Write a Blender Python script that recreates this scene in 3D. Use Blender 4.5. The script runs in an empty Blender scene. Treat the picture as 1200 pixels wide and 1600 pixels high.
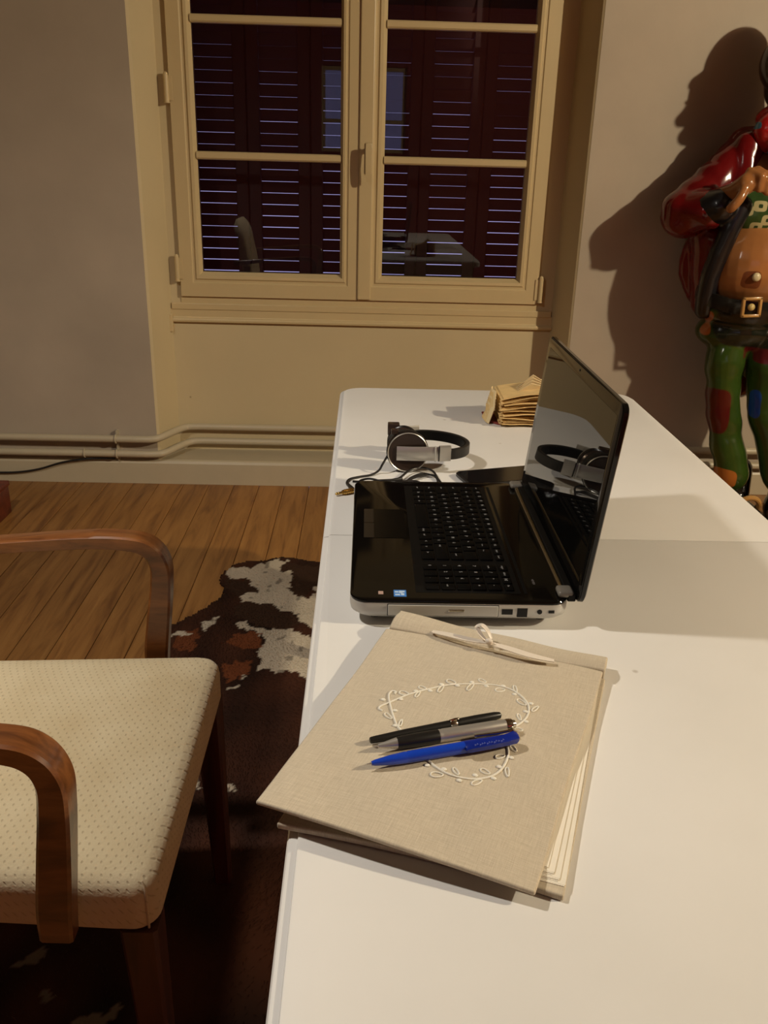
import bpy, bmesh, math, random
import numpy as np
from mathutils import Vector, Matrix, noise
random.seed(7)
R = math.radians
PI = math.pi
SC = bpy.context.scene
COL = SC.collection

# ------------------------------------------------------------------ camera
PITCH, YAW, ROLL, FPX = R(21.9), R(1.6), R(1.6), 1360.0
CAM = Vector((0, 0, 1.26))
fwd = Vector((math.sin(YAW)*math.cos(PITCH), math.cos(YAW)*math.cos(PITCH), -math.sin(PITCH)))
rt0 = Vector((math.cos(YAW), -math.sin(YAW), 0)); up0 = rt0.cross(fwd)
RT = rt0*math.cos(ROLL) + up0*math.sin(ROLL)
UP = up0*math.cos(ROLL) - rt0*math.sin(ROLL)
cam_data = bpy.data.cameras.new('camera')
cam_data.sensor_fit = 'VERTICAL'; cam_data.sensor_height = 32.0
cam_data.lens = FPX/1600.0*32.0
cam_data.clip_start = 0.02
cam = bpy.data.objects.new('camera', cam_data); COL.objects.link(cam)
m3 = Matrix((RT, UP, -fwd)).transposed()
cam.matrix_world = Matrix.Translation(CAM) @ m3.to_4x4()
SC.camera = cam

# ------------------------------------------------------------------ world, lights, exposure
w = bpy.data.worlds.new('dusk'); SC.world = w; w.use_nodes = True
wn = w.node_tree.nodes['Background']
wn.inputs[0].default_value = (0.38, 0.36, 0.70, 1); wn.inputs[1].default_value = 1.0

def lamp(name, loc, power, col, rad, kind='POINT'):
    l = bpy.data.lights.new(name, kind); l.energy = power; l.color = col; l.shadow_soft_size = rad
    o = bpy.data.objects.new(name, l); o.location = loc; COL.objects.link(o); return o
L_RIGHT = lamp('lamp_light', (3.22, 0.35, 2.62), 385, (1.0, 0.87, 0.63), 0.045)
L_LEFT = lamp('lamp_light', (-1.05, 1.03, 2.30), 112, (1.0, 0.93, 0.82), 0.05, 'SPOT')   # pendant with a wide downward shade
L_LEFT.data.spot_size = R(158); L_LEFT.data.spot_blend = 1.0
SC.view_settings.view_transform = 'Standard'
SC.view_settings.look = 'None'
SC.view_settings.exposure = 0.0
SC.view_settings.gamma = 1.0
SC.view_settings.use_curve_mapping = False

def at(px, py, Y):            # point seen at a photo pixel, at real depth Y
    d = RT*((px-600)/FPX) - UP*((py-800)/FPX) + fwd
    return CAM + d*((Y-CAM.y)/d.y)
def atz(px, py, z):           # same, at real height z
    d = RT*((px-600)/FPX) - UP*((py-800)/FPX) + fwd
    return CAM + d*((z-CAM.z)/d.z)

# ------------------------------------------------------------------ materials
def nt(name):
    m = bpy.data.materials.new(name); m.use_nodes = True
    t = m.node_tree; b = t.nodes['Principled BSDF']; return m, t, b
def N(t, kind, **kw):
    n = t.nodes.new(kind)
    for k, v in kw.items():
        if k in n.inputs: n.inputs[k].default_value = v
        else: setattr(n, k, v)
    return n
def setcol(b, c): b.inputs['Base Color'].default_value = (c[0], c[1], c[2], 1)
def plain(name, c, rough=0.5, metal=0.0, coat=0.0, vary=0.0, vs=20.0, bump=0.0, bs=200.0, spec=None, trans=0.0):
    m, t, b = nt(name); setcol(b, c)
    b.inputs['Roughness'].default_value = rough; b.inputs['Metallic'].default_value = metal
    b.inputs['Coat Weight'].default_value = coat
    if spec is not None: b.inputs['Specular IOR Level'].default_value = spec
    if trans: b.inputs['Transmission Weight'].default_value = trans
    tc = N(t, 'ShaderNodeTexCoord')
    if vary > 0:
        n = N(t, 'ShaderNodeTexNoise', Scale=vs, Detail=4.0)
        t.links.new(tc.outputs['Object'], n.inputs['Vector'])
        mx = N(t, 'ShaderNodeMix', data_type='RGBA')
        mx.inputs[6].default_value = tuple(max(0, x*(1-vary)) for x in c)+(1,)
        mx.inputs[7].default_value = tuple(min(1, x*(1+vary)) for x in c)+(1,)
        t.links.new(n.outputs['Fac'], mx.inputs[0]); t.links.new(mx.outputs[2], b.inputs['Base Color'])
    if bump > 0:
        n = N(t, 'ShaderNodeTexNoise', Scale=bs, Detail=3.0)
        t.links.new(tc.outputs['Object'], n.inputs['Vector'])
        bp = N(t, 'ShaderNodeBump', Strength=bump, Distance=0.002)
        t.links.new(n.outputs['Fac'], bp.inputs['Height']); t.links.new(bp.outputs[0], b.inputs['Normal'])
    return m
def ramp(t, stops):
    r = t.nodes.new('ShaderNodeValToRGB'); e = r.color_ramp.elements
    e[0].position = stops[0][0]; e[0].color = tuple(stops[0][1])+(1,)
    e[1].position = stops[-1][0]; e[1].color = tuple(stops[-1][1])+(1,)
    for p, c in stops[1:-1]:
        x = e.new(p); x.color = tuple(c)+(1,)
    return r
def wood(name, c0, c1, c2, stretch=(1, 1, 12), scale=6.0, rough=0.4, rnd=0.0, coat=0.0):
    m, t, b = nt(name)
    tc = N(t, 'ShaderNodeTexCoord'); mp = N(t, 'ShaderNodeMapping'); mp.inputs['Scale'].default_value = stretch
    oi = N(t, 'ShaderNodeObjectInfo'); ad = N(t, 'ShaderNodeVectorMath', operation='ADD')
    cm = N(t, 'ShaderNodeVectorMath', operation='SCALE'); cm.inputs[3].default_value = 37.0
    cb = N(t, 'ShaderNodeCombineXYZ')
    for i in range(3): t.links.new(oi.outputs['Random'], cb.inputs[i])
    t.links.new(cb.outputs[0], cm.inputs[0])
    t.links.new(tc.outputs['Object'], mp.inputs[0]); t.links.new(mp.outputs[0], ad.inputs[0]); t.links.new(cm.outputs[0], ad.inputs[1])
    n = N(t, 'ShaderNodeTexNoise', Scale=scale, Detail=6.0, Roughness=0.6, Distortion=0.6)
    t.links.new(ad.outputs[0], n.inputs['Vector'])
    r = ramp(t, [(0.3, c0), (0.5, c1), (0.72, c2)])
    t.links.new(n.outputs['Fac'], r.inputs[0])
    if rnd > 0:
        hv = N(t, 'ShaderNodeHueSaturation')
        mr = N(t, 'ShaderNodeMapRange'); mr.inputs['To Min'].default_value = 1-rnd; mr.inputs['To Max'].default_value = 1+rnd
        t.links.new(oi.outputs['Random'], mr.inputs['Value']); t.links.new(mr.outputs[0], hv.inputs['Value'])
        t.links.new(r.outputs[0], hv.inputs['Color']); t.links.new(hv.outputs[0], b.inputs['Base Color'])
    else: t.links.new(r.outputs[0], b.inputs['Base Color'])
    b.inputs['Roughness'].default_value = rough; b.inputs['Coat Weight'].default_value = coat
    b.inputs['Coat Roughness'].default_value = 0.15
    bp = N(t, 'ShaderNodeBump', Strength=0.15, Distance=0.001)
    t.links.new(n.outputs['Fac'], bp.inputs['Height']); t.links.new(bp.outputs[0], b.inputs['Normal'])
    return m

def wall_mat(name, c, mott=0.10):
    m, t, b = nt(name)
    tc = N(t, 'ShaderNodeTexCoord')
    n = N(t, 'ShaderNodeTexNoise', Scale=2.2, Detail=5.0)
    t.links.new(tc.outputs['Object'], n.inputs['Vector'])
    r = ramp(t, [(0.3, [x*(1-mott) for x in c]), (0.7, [x*(1+mott) for x in c])])
    t.links.new(n.outputs['Fac'], r.inputs[0])
    v = N(t, 'ShaderNodeTexVoronoi', Scale=3.1)      # a few small scuffs in the paint
    t.links.new(tc.outputs['Object'], v.inputs['Vector'])
    vr = ramp(t, [(0.012, (0.35, 0.3, 0.25)), (0.02, (1, 1, 1))])
    t.links.new(v.outputs['Distance'], vr.inputs[0])
    mx = N(t, 'ShaderNodeMix', data_type='RGBA', blend_type='MULTIPLY'); mx.inputs[0].default_value = 0.6
    t.links.new(r.outputs[0], mx.inputs[6]); t.links.new(vr.outputs[0], mx.inputs[7])
    t.links.new(mx.outputs[2], b.inputs['Base Color'])
    b.inputs['Roughness'].default_value = 0.75
    n2 = N(t, 'ShaderNodeTexNoise', Scale=45.0, Detail=4.0)
    t.links.new(tc.outputs['Object'], n2.inputs['Vector'])
    bp = N(t, 'ShaderNodeBump', Strength=0.12, Distance=0.003)
    t.links.new(n2.outputs['Fac'], bp.inputs['Height']); t.links.new(bp.outputs[0], b.inputs['Normal'])
    return m

M = {}
M['wall'] = wall_mat('wall_paint', (0.405, 0.335, 0.255))
M['recess'] = wall_mat('recess_paint', (0.545, 0.445, 0.265), .05)
M['ceiling'] = plain('ceiling_paint', (0.16, 0.12, 0.085), 0.9)
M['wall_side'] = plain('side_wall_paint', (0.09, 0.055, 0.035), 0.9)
M['wall_red'] = plain('red_wall_paint', (0.22, 0.03, 0.025), 0.8)
M['joinery'] = plain('cream_gloss_paint', (0.56, 0.435, 0.235), 0.42, vary=0.05, vs=9, bump=0.05, bs=60)
M['pipe'] = plain('pipe_paint', (0.46, 0.39, 0.27), 0.4, vary=0.06, vs=15)
M['plank'] = wood('pine_floorboard', (0.15, 0.056, 0.012), (0.27, 0.118, 0.028), (0.34, 0.16, 0.042), (9, 0.8, 1), 4.0, 0.42, 0.14)
M['subfloor'] = plain('subfloor', (0.02, 0.012, 0.008), 0.9)
M['chair_wood'] = wood('walnut_stain', (0.06, 0.018, 0.005), (0.15, 0.05, 0.013), (0.24, 0.09, 0.025), (3, 20, 12), 3.0, 0.3, coat=0.4)
M['dark_wood'] = wood('dark_leg_wood', (0.03, 0.008, 0.005), (0.06, 0.016, 0.009), (0.09, 0.026, 0.014), (14, 14, 1), 3.0, 0.4)
M['red_wood'] = wood('red_brown_wood', (0.07, 0.01, 0.006), (0.12, 0.02, 0.01), (0.18, 0.03, 0.015), (1, 8, 8), 3.0, 0.4)
M['steel_dark'] = plain('shutter_paint', (0.060, 0.020, 0.022), 0.6)
M['black_gloss'] = plain('black_gloss_plastic', (0.005, 0.0045, 0.004), 0.07, spec=0.35)
M['deck'] = plain('black_deck', (0.005, 0.004, 0.003), 0.07, spec=0.16)
M['black_matte'] = plain('black_matte_plastic', (0.006, 0.0055, 0.005), 0.5, spec=0.12)
M['key'] = plain('key_plastic', (0.0045, 0.004, 0.0035), 0.5, spec=0.07)
M['black_satin'] = plain('black_satin_plastic', (0.012, 0.010, 0.009), 0.25)
M['silver'] = plain('silver_plastic', (0.50, 0.485, 0.45), 0.35, metal=0.15)
M['chrome'] = plain('chrome', (0.7, 0.67, 0.6), 0.12, metal=1.0)
M['brushed'] = plain('brushed_aluminium', (0.62, 0.59, 0.54), 0.33, metal=0.75, bump=0.02, bs=300)
M['gold'] = plain('gold_plated_metal', (0.62, 0.40, 0.12), 0.25, metal=1.0)
M['legend'] = plain('key_legend_print', (0.55, 0.53, 0.5), 0.6)
M['void'] = plain('dark_void', (0.002, 0.002, 0.002), 0.8)
M['cable'] = plain('black_cable', (0.012, 0.010, 0.009), 0.4)
M['brown_gloss'] = plain('dark_brown_anodised', (0.055, 0.035, 0.027), 0.25, metal=0.4)
M['leatherette'] = plain('dark_leatherette', (0.014, 0.012, 0.010), 0.5, bump=0.3, bs=700)
M['page'] = plain('cream_paper', (0.80, 0.74, 0.62), 0.8, vary=0.05, vs=50)
M['old_page'] = plain('aged_paper', (0.68, 0.47, 0.20), 0.85, vary=0.25, vs=35)
M['old_page_pale'] = plain('aged_paper_pale', (0.74, 0.58, 0.32), 0.85, vary=0.12, vs=35)
M['red_cover'] = plain('red_book_cover', (0.20, 0.03, 0.02), 0.6)
M['thread'] = plain('cream_thread', (0.82, 0.78, 0.68), 0.7, bump=0.4, bs=1500)
M['ribbon'] = plain('satin_ribbon', (0.74, 0.66, 0.56), 0.4, bump=0.1, bs=600)

def table_mat():
    m, t, b = nt('white_table_paint')
    tc = N(t, 'ShaderNodeTexCoord')
    n = N(t, 'ShaderNodeTexNoise', Scale=3.0, Detail=6.0); t.links.new(tc.outputs['Object'], n.inputs['Vector'])
    r = ramp(t, [(0.3, (0.72, 0.70, 0.665)), (0.6, (0.78, 0.76, 0.73))]); t.links.new(n.outputs['Fac'], r.inputs[0])
    v = N(t, 'ShaderNodeTexVoronoi', Scale=7.0); t.links.new(tc.outputs['Object'], v.inputs['Vector'])
    vr = ramp(t, [(0.014, (0.45, 0.4, 0.33)), (0.03, (1, 1, 1))]); t.links.new(v.outputs['Distance'], vr.inputs[0])
    mx = N(t, 'ShaderNodeMix', data_type='RGBA', blend_type='MULTIPLY'); mx.inputs[0].default_value = 0.55
    t.links.new(r.outputs[0], mx.inputs[6]); t.links.new(vr.outputs[0], mx.inputs[7]); t.links.new(mx.outputs[2], b.inputs['Base Color'])
    b.inputs['Roughness'].default_value = 0.42
    n2 = N(t, 'ShaderNodeTexNoise', Scale=14.0, Detail=2.0); t.links.new(tc.outputs['Object'], n2.inputs['Vector'])
    bp = N(t, 'ShaderNodeBump', Strength=0.05, Distance=0.002); t.links.new(n2.outputs['Fac'], bp.inputs['Height']); t.links.new(bp.outputs[0], b.inputs['Normal'])
    return m
M['table'] = table_mat()

def linen_mat():
    m, t, b = nt('natural_linen')
    tc = N(t, 'ShaderNodeTexCoord')
    outs = []
    for sc in ((1, 22, 1), (22, 1, 1)):
        mp = N(t, 'ShaderNodeMapping'); mp.inputs['Scale'].default_value = sc
        t.links.new(tc.outputs['Object'], mp.inputs[0])
        n = N(t, 'ShaderNodeTexNoise', Scale=55.0, Detail=3.0, Roughness=0.7); t.links.new(mp.outputs[0], n.inputs['Vector'])
        outs.append(n.outputs['Fac'])
    a = N(t, 'ShaderNodeMath', operation='ADD'); t.links.new(outs[0], a.inputs[0]); t.links.new(outs[1], a.inputs[1])
    h = N(t, 'ShaderNodeMath', operation='MULTIPLY'); h.inputs[1].default_value = 0.5; t.links.new(a.outputs[0], h.inputs[0])
    r = ramp(t, [(0.34, (0.43, 0.36, 0.265)), (0.5, (0.51, 0.435, 0.325)), (0.66, (0.595, 0.515, 0.39))]); t.links.new(h.outputs[0], r.inputs[0])
    t.links.new(r.outputs[0], b.inputs['Base Color']); b.inputs['Roughness'].default_value = 0.9
    b.inputs['Sheen Weight'].default_value = 0.1
    bp = N(t, 'ShaderNodeBump', Strength=0.4, Distance=0.0006); t.links.new(h.outputs[0], bp.inputs['Height']); t.links.new(bp.outputs[0], b.inputs['Normal'])
    return m
M['linen'] = linen_mat()

def seat_mat():
    m, t, b = nt('dimpled_upholstery')
    tc = N(t, 'ShaderNodeTexCoord'); sep = N(t, 'ShaderNodeSeparateXYZ'); t.links.new(tc.outputs['Object'], sep.inputs[0])
    zz = N(t, 'ShaderNodeMath', operation='MULTIPLY'); zz.inputs[1].default_value = 1.0; t.links.new(sep.outputs[2], zz.inputs[0])
    def lin(cx, cy, cz):
        d = N(t, 'ShaderNodeVectorMath', operation='DOT_PRODUCT'); d.inputs[1].default_value = (cx, cy, cz)
        t.links.new(tc.outputs['Object'], d.inputs[0])
        s = N(t, 'ShaderNodeMath', operation='SINE'); t.links.new(d.outputs['Value'], s.inputs[0]); return s
    k = 2*PI/0.0098
    s1 = lin(k*0.85, k*0.53, k*1.0); s2 = lin(-k*0.85, k*0.53, -k*0.4)
    p = N(t, 'ShaderNodeMath', operation='ADD'); t.links.new(s1.outputs[0], p.inputs[0]); t.links.new(s2.outputs[0], p.inputs[1])
    mr = N(t, 'ShaderNodeMapRange'); mr.inputs['From Min'].default_value = 1.25; mr.inputs['From Max'].default_value = 1.95
    t.links.new(p.outputs[0], mr.inputs['Value'])
    n = N(t, 'ShaderNodeTexNoise', Scale=220.0, Detail=3.0); t.links.new(tc.outputs['Object'], n.inputs['Vector'])
    n3 = N(t, 'ShaderNodeTexNoise', Scale=9.0, Detail=3.0); t.links.new(tc.outputs['Object'], n3.inputs['Vector'])
    r = ramp(t, [(0.3, (0.54, 0.43, 0.255)), (0.7, (0.63, 0.53, 0.345))]); t.links.new(n3.outputs['Fac'], r.inputs[0])
    mx = N(t, 'ShaderNodeMix', data_type='RGBA'); mx.inputs[7].default_value = (0.30, 0.22, 0.12, 1)
    f = N(t, 'ShaderNodeMath', operation='MULTIPLY'); f.inputs[1].default_value = 0.38; t.links.new(mr.outputs[0], f.inputs[0])
    t.links.new(f.outputs[0], mx.inputs[0]); t.links.new(r.outputs[0], mx.inputs[6]); t.links.new(mx.outputs[2], b.inputs['Base Color'])
    hh = N(t, 'ShaderNodeMath', operation='SUBTRACT'); t.links.new(n.outputs['Fac'], hh.inputs[0]); t.links.new(mr.outputs[0], hh.inputs[1])
    bp = N(t, 'ShaderNodeBump', Strength=0.6, Distance=0.0012); t.links.new(hh.outputs[0], bp.inputs['Height']); t.links.new(bp.outputs[0], b.inputs['Normal'])
    b.inputs['Roughness'].default_value = 0.95; b.inputs['Sheen Weight'].default_value = 0.15
    return m
M['seat'] = seat_mat()

def glass_mat():
    m, t, b = nt('window_glass')
    t.nodes.remove(b); out = t.nodes['Material Output']
    fr = N(t, 'ShaderNodeFresnel', IOR=1.52); tr = N(t, 'ShaderNodeBsdfTransparent'); gl = N(t, 'ShaderNodeBsdfGlossy')
    gl.inputs['Roughness'].default_value = 0.0
    mx = N(t, 'ShaderNodeMixShader'); t.links.new(fr.outputs[0], mx.inputs[0]); t.links.new(tr.outputs[0], mx.inputs[1]); t.links.new(gl.outputs[0], mx.inputs[2])
    t.links.new(mx.outputs[0], out.inputs['Surface']); return m
M['glass'] = glass_mat()

def painted(name, base, spots, rough=0.16, soft=0.006):
    """glossy painted resin: base colour with colour patches at places fixed on the figure (centre, half sizes, colour)"""
    m, t, b = nt(name)
    tc = N(t, 'ShaderNodeTexCoord')
    n = N(t, 'ShaderNodeTexNoise', Scale=7.0, Detail=3.0); t.links.new(tc.outputs['Object'], n.inputs['Vector'])
    r = ramp(t, [(0.3, [x*0.72 for x in base]), (0.7, [min(1, x*1.25) for x in base])]); t.links.new(n.outputs['Fac'], r.inputs[0])
    cur = r.outputs[0]
    wob = N(t, 'ShaderNodeVectorMath', operation='SCALE'); wob.inputs[3].default_value = 0.02
    t.links.new(n.outputs['Color'], wob.inputs[0])
    for c, h, colr in spots:
        s = N(t, 'ShaderNodeVectorMath', operation='SUBTRACT'); t.links.new(tc.outputs['Object'], s.inputs[0]); s.inputs[1].default_value = c
        s0 = N(t, 'ShaderNodeVectorMath', operation='ADD'); t.links.new(s.outputs[0], s0.inputs[0]); t.links.new(wob.outputs[0], s0.inputs[1])
        d = N(t, 'ShaderNodeVectorMath', operation='DIVIDE'); t.links.new(s0.outputs[0], d.inputs[0]); d.inputs[1].default_value = h
        pw = N(t, 'ShaderNodeVectorMath', operation='MULTIPLY'); t.links.new(d.outputs[0], pw.inputs[0]); t.links.new(d.outputs[0], pw.inputs[1])
        pw2 = N(t, 'ShaderNodeVectorMath', operation='MULTIPLY'); t.links.new(pw.outputs[0], pw2.inputs[0]); t.links.new(pw.outputs[0], pw2.inputs[1])
        dt = N(t, 'ShaderNodeVectorMath', operation='DOT_PRODUCT'); t.links.new(pw2.outputs[0], dt.inputs[0]); dt.inputs[1].default_value = (1, 1, 1)
        lt = N(t, 'ShaderNodeMapRange'); lt.inputs['From Min'].default_value = 1.15; lt.inputs['From Max'].default_value = 0.85
        t.links.new(dt.outputs['Value'], lt.inputs['Value'])
        mx = N(t, 'ShaderNodeMix', data_type='RGBA'); t.links.new(lt.outputs[0], mx.inputs[0]); t.links.new(cur, mx.inputs[6])
        mx.inputs[7].default_value = tuple(colr)+(1,); cur = mx.outputs[2]
    t.links.new(cur, b.inputs['Base Color']); b.inputs['Roughness'].default_value = rough
    b.inputs['Coat Weight'].default_value = 0.22; b.inputs['Coat Roughness'].default_value = 0.08
    return m

# ------------------------------------------------------------------ mesh helpers
class MB:
    def __init__(self): self.v = []; self.f = []
    def add(self, vs, fs):
        o = len(self.v); self.v += [tuple(p) for p in vs]; self.f += [tuple(i+o for i in q) for q in fs]; return self
    def box(self, x0, x1, y0, y1, z0, z1, mat=None):
        vs = [Vector((x, y, z)) for z in (z0, z1) for y in (y0, y1) for x in (x0, x1)]
        if mat is not None: vs = [mat @ p for p in vs]
        return self.add(vs, [(0, 2, 3, 1), (4, 5, 7, 6), (0, 1, 5, 4), (1, 3, 7, 5), (3, 2, 6, 7), (2, 0, 4, 6)])
    def bbox(self, x0, x1, y0, y1, z0, z1, bev=0.003, seg=2, mat=None):
        bm = bmesh.new(); bmesh.ops.create_cube(bm, size=1)
        for p in bm.verts: p.co = Vector((x0+(p.co.x+.5)*(x1-x0), y0+(p.co.y+.5)*(y1-y0), z0+(p.co.z+.5)*(z1-z0)))
        bmesh.ops.bevel(bm, geom=bm.edges[:], offset=bev, segments=seg, profile=0.5, affect='EDGES')
        return self.bm(bm, mat)
    def bm(self, bm, mat=None):
        bm.verts.index_update()
        vs = [(mat @ p.co if mat is not None else p.co) for p in bm.verts]
        fs = [[q.index for q in f.verts] for f in bm.faces]; self.add(vs, fs); bm.free(); return self
    def prism(self, poly, z0, z1, mat=None):
        n = len(poly); vs = [Vector((p[0], p[1], z0)) for p in poly]+[Vector((p[0], p[1], z1)) for p in poly]
        if mat is not None: vs = [mat @ p for p in vs]
        return self.add(vs, [tuple(range(n-1, -1, -1)), tuple(range(n, 2*n))]+[(i, (i+1) % n, n+(i+1) % n, n+i) for i in range(n)])
    def loft(self, rings, cap0=True, cap1=True, closed=True):
        n = len(rings[0]); vs = [p for r in rings for p in r]; fs = []
        for k in range(len(rings)-1):
            for i in range(n if closed else n-1):
                a, b = k*n+i, k*n+(i+1) % n
                fs.append((a, b, b+n, a+n))
        if cap0: fs.append(tuple(range(n-1, -1, -1)))
        if cap1: fs.append(tuple(range((len(rings)-1)*n, len(rings)*n)))
        return self.add(vs, fs)
    def cyl(self, p0, p1, r0, r1=None, seg=16):
        r1 = r0 if r1 is None else r1
        return self.tube([p0, p1], [r0, r1], seg)
    def tube(self, pts, rad, seg=8, flat=None):
        pts = [Vector(p) for p in pts]; n = len(pts)
        if not hasattr(rad, '__len__'): rad = [rad]*n
        rings = []; ref = None
        for i, p in enumerate(pts):
            d = (pts[min(i+1, n-1)]-pts[max(i-1, 0)])
            if d.length < 1e-9: d = Vector((0, 0, 1))
            d.normalize()
            if ref is None:
                ref = Vector((0, 0, 1)) if abs(d.z) < 0.9 else Vector((1, 0, 0))
            a = ref - d*ref.dot(d)
            if a.length < 1e-6: a = d.orthogonal()
            a.normalize(); ref = a; b = d.cross(a)
            rings.append([p+(a*math.cos(2*PI*k/seg)+b*math.sin(2*PI*k/seg))*rad[i] for k in range(seg)])
        return self.loft(rings)
    def ball(self, c, r, seg=16, rings=10, rot=None):
        if not hasattr(r, '__len__'): r = (r, r, r)
        c = Vector(c); rs = []
        for j in range(1, rings):
            th = PI*j/rings
            ring = []
            for k in range(seg):
                q = Vector((r[0]*math.sin(th)*math.cos(2*PI*k/seg), r[1]*math.sin(th)*math.sin(2*PI*k/seg), -r[2]*math.cos(th)))
                if rot is not None: q = rot @ q
                ring.append(c+q)
            rs.append(ring)
        o = len(self.v); self.loft(rs, False, False)
        bot = Vector((0, 0, -r[2])); top = Vector((0, 0, r[2]))
        if rot is not None: bot = rot @ bot; top = rot @ top
        self.v += [tuple(c+bot), tuple(c+top)]; nb = len(self.v)-2
        last = o+(rings-2)*seg
        for k in range(seg):
            self.f.append((nb, o+(k+1) % seg, o+k)); self.f.append((nb+1, last+k, last+(k+1) % seg))
        return self
    def limb(self, p0, r0, p1, r1, seg=16):
        self.cyl(p0, p1, r0, r1, seg); self.ball(p0, r0, seg, 8); self.ball(p1, r1, seg, 8); return self
    def lathe(self, prof, mat=None, seg=32):           # (r, h) about local z
        rings = []
        for r, h in prof:
            ring = [Vector((max(r, 1e-5)*math.cos(2*PI*k/seg), max(r, 1e-5)*math.sin(2*PI*k/seg), h)) for k in range(seg)]
            rings.append([mat @ p for p in ring] if mat is not None else ring)
        return self.loft(rings)
    def mesh(self, name):
        me = bpy.data.meshes.new(name); me.from_pydata(self.v, [], self.f)
        bm = bmesh.new(); bm.from_mesh(me); bmesh.ops.recalc_face_normals(bm, faces=bm.faces); bm.to_mesh(me); bm.free()
        return me
    def build(self, name, mat, parent=None, smooth=True, ang=35, world=True, kind=None, label=None):
        if parent is not None and world:
            inv = world_mat(parent).inverted(); self.v = [tuple(inv @ Vector(p)) for p in self.v]
        me = self.mesh(name); me.materials.append(mat)
        if smooth: shade(me, ang)
        o = bpy.data.objects.new(name, me); COL.objects.link(o)
        if parent is not None: o.parent = parent
        if kind: o['kind'] = kind
        if label: o['label'] = label
        return o
def world_mat(o):
    m = Matrix.Translation(o.location) @ o.rotation_euler.to_matrix().to_4x4()
    return world_mat(o.parent) @ m if o.parent else m
def shade(me, ang=35):
    me.shade_smooth()
    bm = bmesh.new(); bm.from_mesh(me); a = R(ang)
    for e in bm.edges:
        if len(e.link_faces) == 2 and e.calc_face_angle(0) > a: e.smooth = False
    bm.to_mesh(me); bm.free()
def thing(name, label, cat, loc=(0, 0, 0), rz=0, group=None):
    o = bpy.data.objects.new(name, None); COL.objects.link(o); o.empty_display_size = 0.05
    o.location = loc; o.rotation_euler = (0, 0, rz); o['label'] = label; o['category'] = cat
    if group: o['group'] = group
    return o
def tag(o, label, cat, group=None):
    o['label'] = label; o['category'] = cat
    if group: o['group'] = group
    return o
def structure(name, loc=(0, 0, 0)):
    o = bpy.data.objects.new(name, None); COL.objects.link(o); o.location = loc; o['kind'] = 'structure'; return o
def inst(name, me, parent, loc, rot=(0, 0, 0), scale=(1, 1, 1)):
    o = bpy.data.objects.new(name, me); COL.objects.link(o); o.parent = parent; o.location = loc; o.rotation_euler = rot; o.scale = scale; return o
def catmull(pts, n=8, closed=False):
    P = [Vector(p) for p in pts]; out = []; m = len(P)
    for i in range(m if closed else m-1):
        if closed: a, b, c, d = P[(i-1) % m], P[i], P[(i+1) % m], P[(i+2) % m]
        else: a, b, c, d = P[max(i-1, 0)], P[i], P[i+1], P[min(i+2, m-1)]
        for k in range(n):
            t = k/n
            out.append(0.5*((2*b)+(c-a)*t+(2*a-5*b+4*c-d)*t*t+(3*b-a-3*c+d)*t**3))
    if not closed: out.append(P[-1])
    return out
def rrect(x0, x1, y0, y1, r, seg=6, rs=None):      # rounded rectangle, counter-clockwise; rs = radii of SW, SE, NE, NW corners
    rs = rs or (r, r, r, r); out = []
    for (cx, cy, sx, sy, a0), q in zip(((x0, y0, 1, 1, PI), (x1, y0, -1, 1, 1.5*PI), (x1, y1, -1, -1, 0), (x0, y1, 1, -1, .5*PI)), rs):
        q = max(q, 1e-4)
        for k in range(seg+1):
            a = a0+.5*PI*k/seg; out.append((cx+sx*q+q*math.cos(a), cy+sy*q+q*math.sin(a)))
    return out
def remesh(mb, voxel, iters=3):
    me = mb.mesh('tmp'); o = bpy.data.objects.new('tmp', me); COL.objects.link(o)
    r = o.modifiers.new('r', 'REMESH'); r.mode = 'VOXEL'; r.voxel_size = voxel
    s = o.modifiers.new('s', 'SMOOTH'); s.iterations = iters; s.factor = 0.5
    dg = bpy.context.evaluated_depsgraph_get(); ev = o.evaluated_get(dg); m2 = bpy.data.meshes.new_from_object(ev)
    bpy.data.objects.remove(o); return m2
def displace(me, fn):
    co = [v.co.copy() for v in me.vertices]; no = [n.vector.copy() for n in me.vertex_normals]
    me.vertices.foreach_set('co', [q for c, n in zip(co, no) for q in (c+n*fn(c))]); me.update()
def put(name, me, mat, parent, label=None):
    me.materials.clear(); me.materials.append(mat); me.shade_smooth()
    inv = world_mat(parent).inverted(); me.transform(inv)
    o = bpy.data.objects.new(name, me); COL.objects.link(o); o.parent = parent
    if label: o['label'] = label
    return o

# ------------------------------------------------------------------ room shell
YF, YR = 3.42, 3.57          # front plane of the far wall, back plane of the window recess
XL, XR, YN, ZC = -2.6, 3.7, -3.0, 2.75
WX0, WX1, WZ0, WZ1 = -0.736, 0.694, 0.742, 2.26
mb = MB()
def jag(pts): return pts
mb.prism([(XL, YF), (-0.838, YF), (-0.838, 3.95), (XL, 3.95)], 0, ZC)
mb.prism([(0.811, 3.95), (0.811, YF), (XR, YF), (XR, 3.95)], 0, ZC)
wf = mb.build('wall_far', M['wall'], smooth=False, kind='structure')
mb = MB()
mb.prism([(-0.838, YF+.0005), (-0.828, YF+.008), (-0.777, YR), (WX0, YR), (WX0, 3.95), (-0.838, 3.95)], 0, ZC)
mb.prism([(WX1, 3.95), (WX1, YR), (0.757, YR), (0.803, YF+.006), (0.811, YF+.0005), (0.811, 3.95)], 0, ZC)
mb.box(WX0, WX1, YR, 3.95, 0, 0.715); mb.box(WX0, WX1, YR, 3.95, WZ1, ZC)
mb.build('recess_panelling', M['recess'], wf, smooth=False)
MB().box(XL-.1, XL, YN, 3.95, -.12, ZC).build('wall_left', M['wall_side'], smooth=False, kind='structure')
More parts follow.
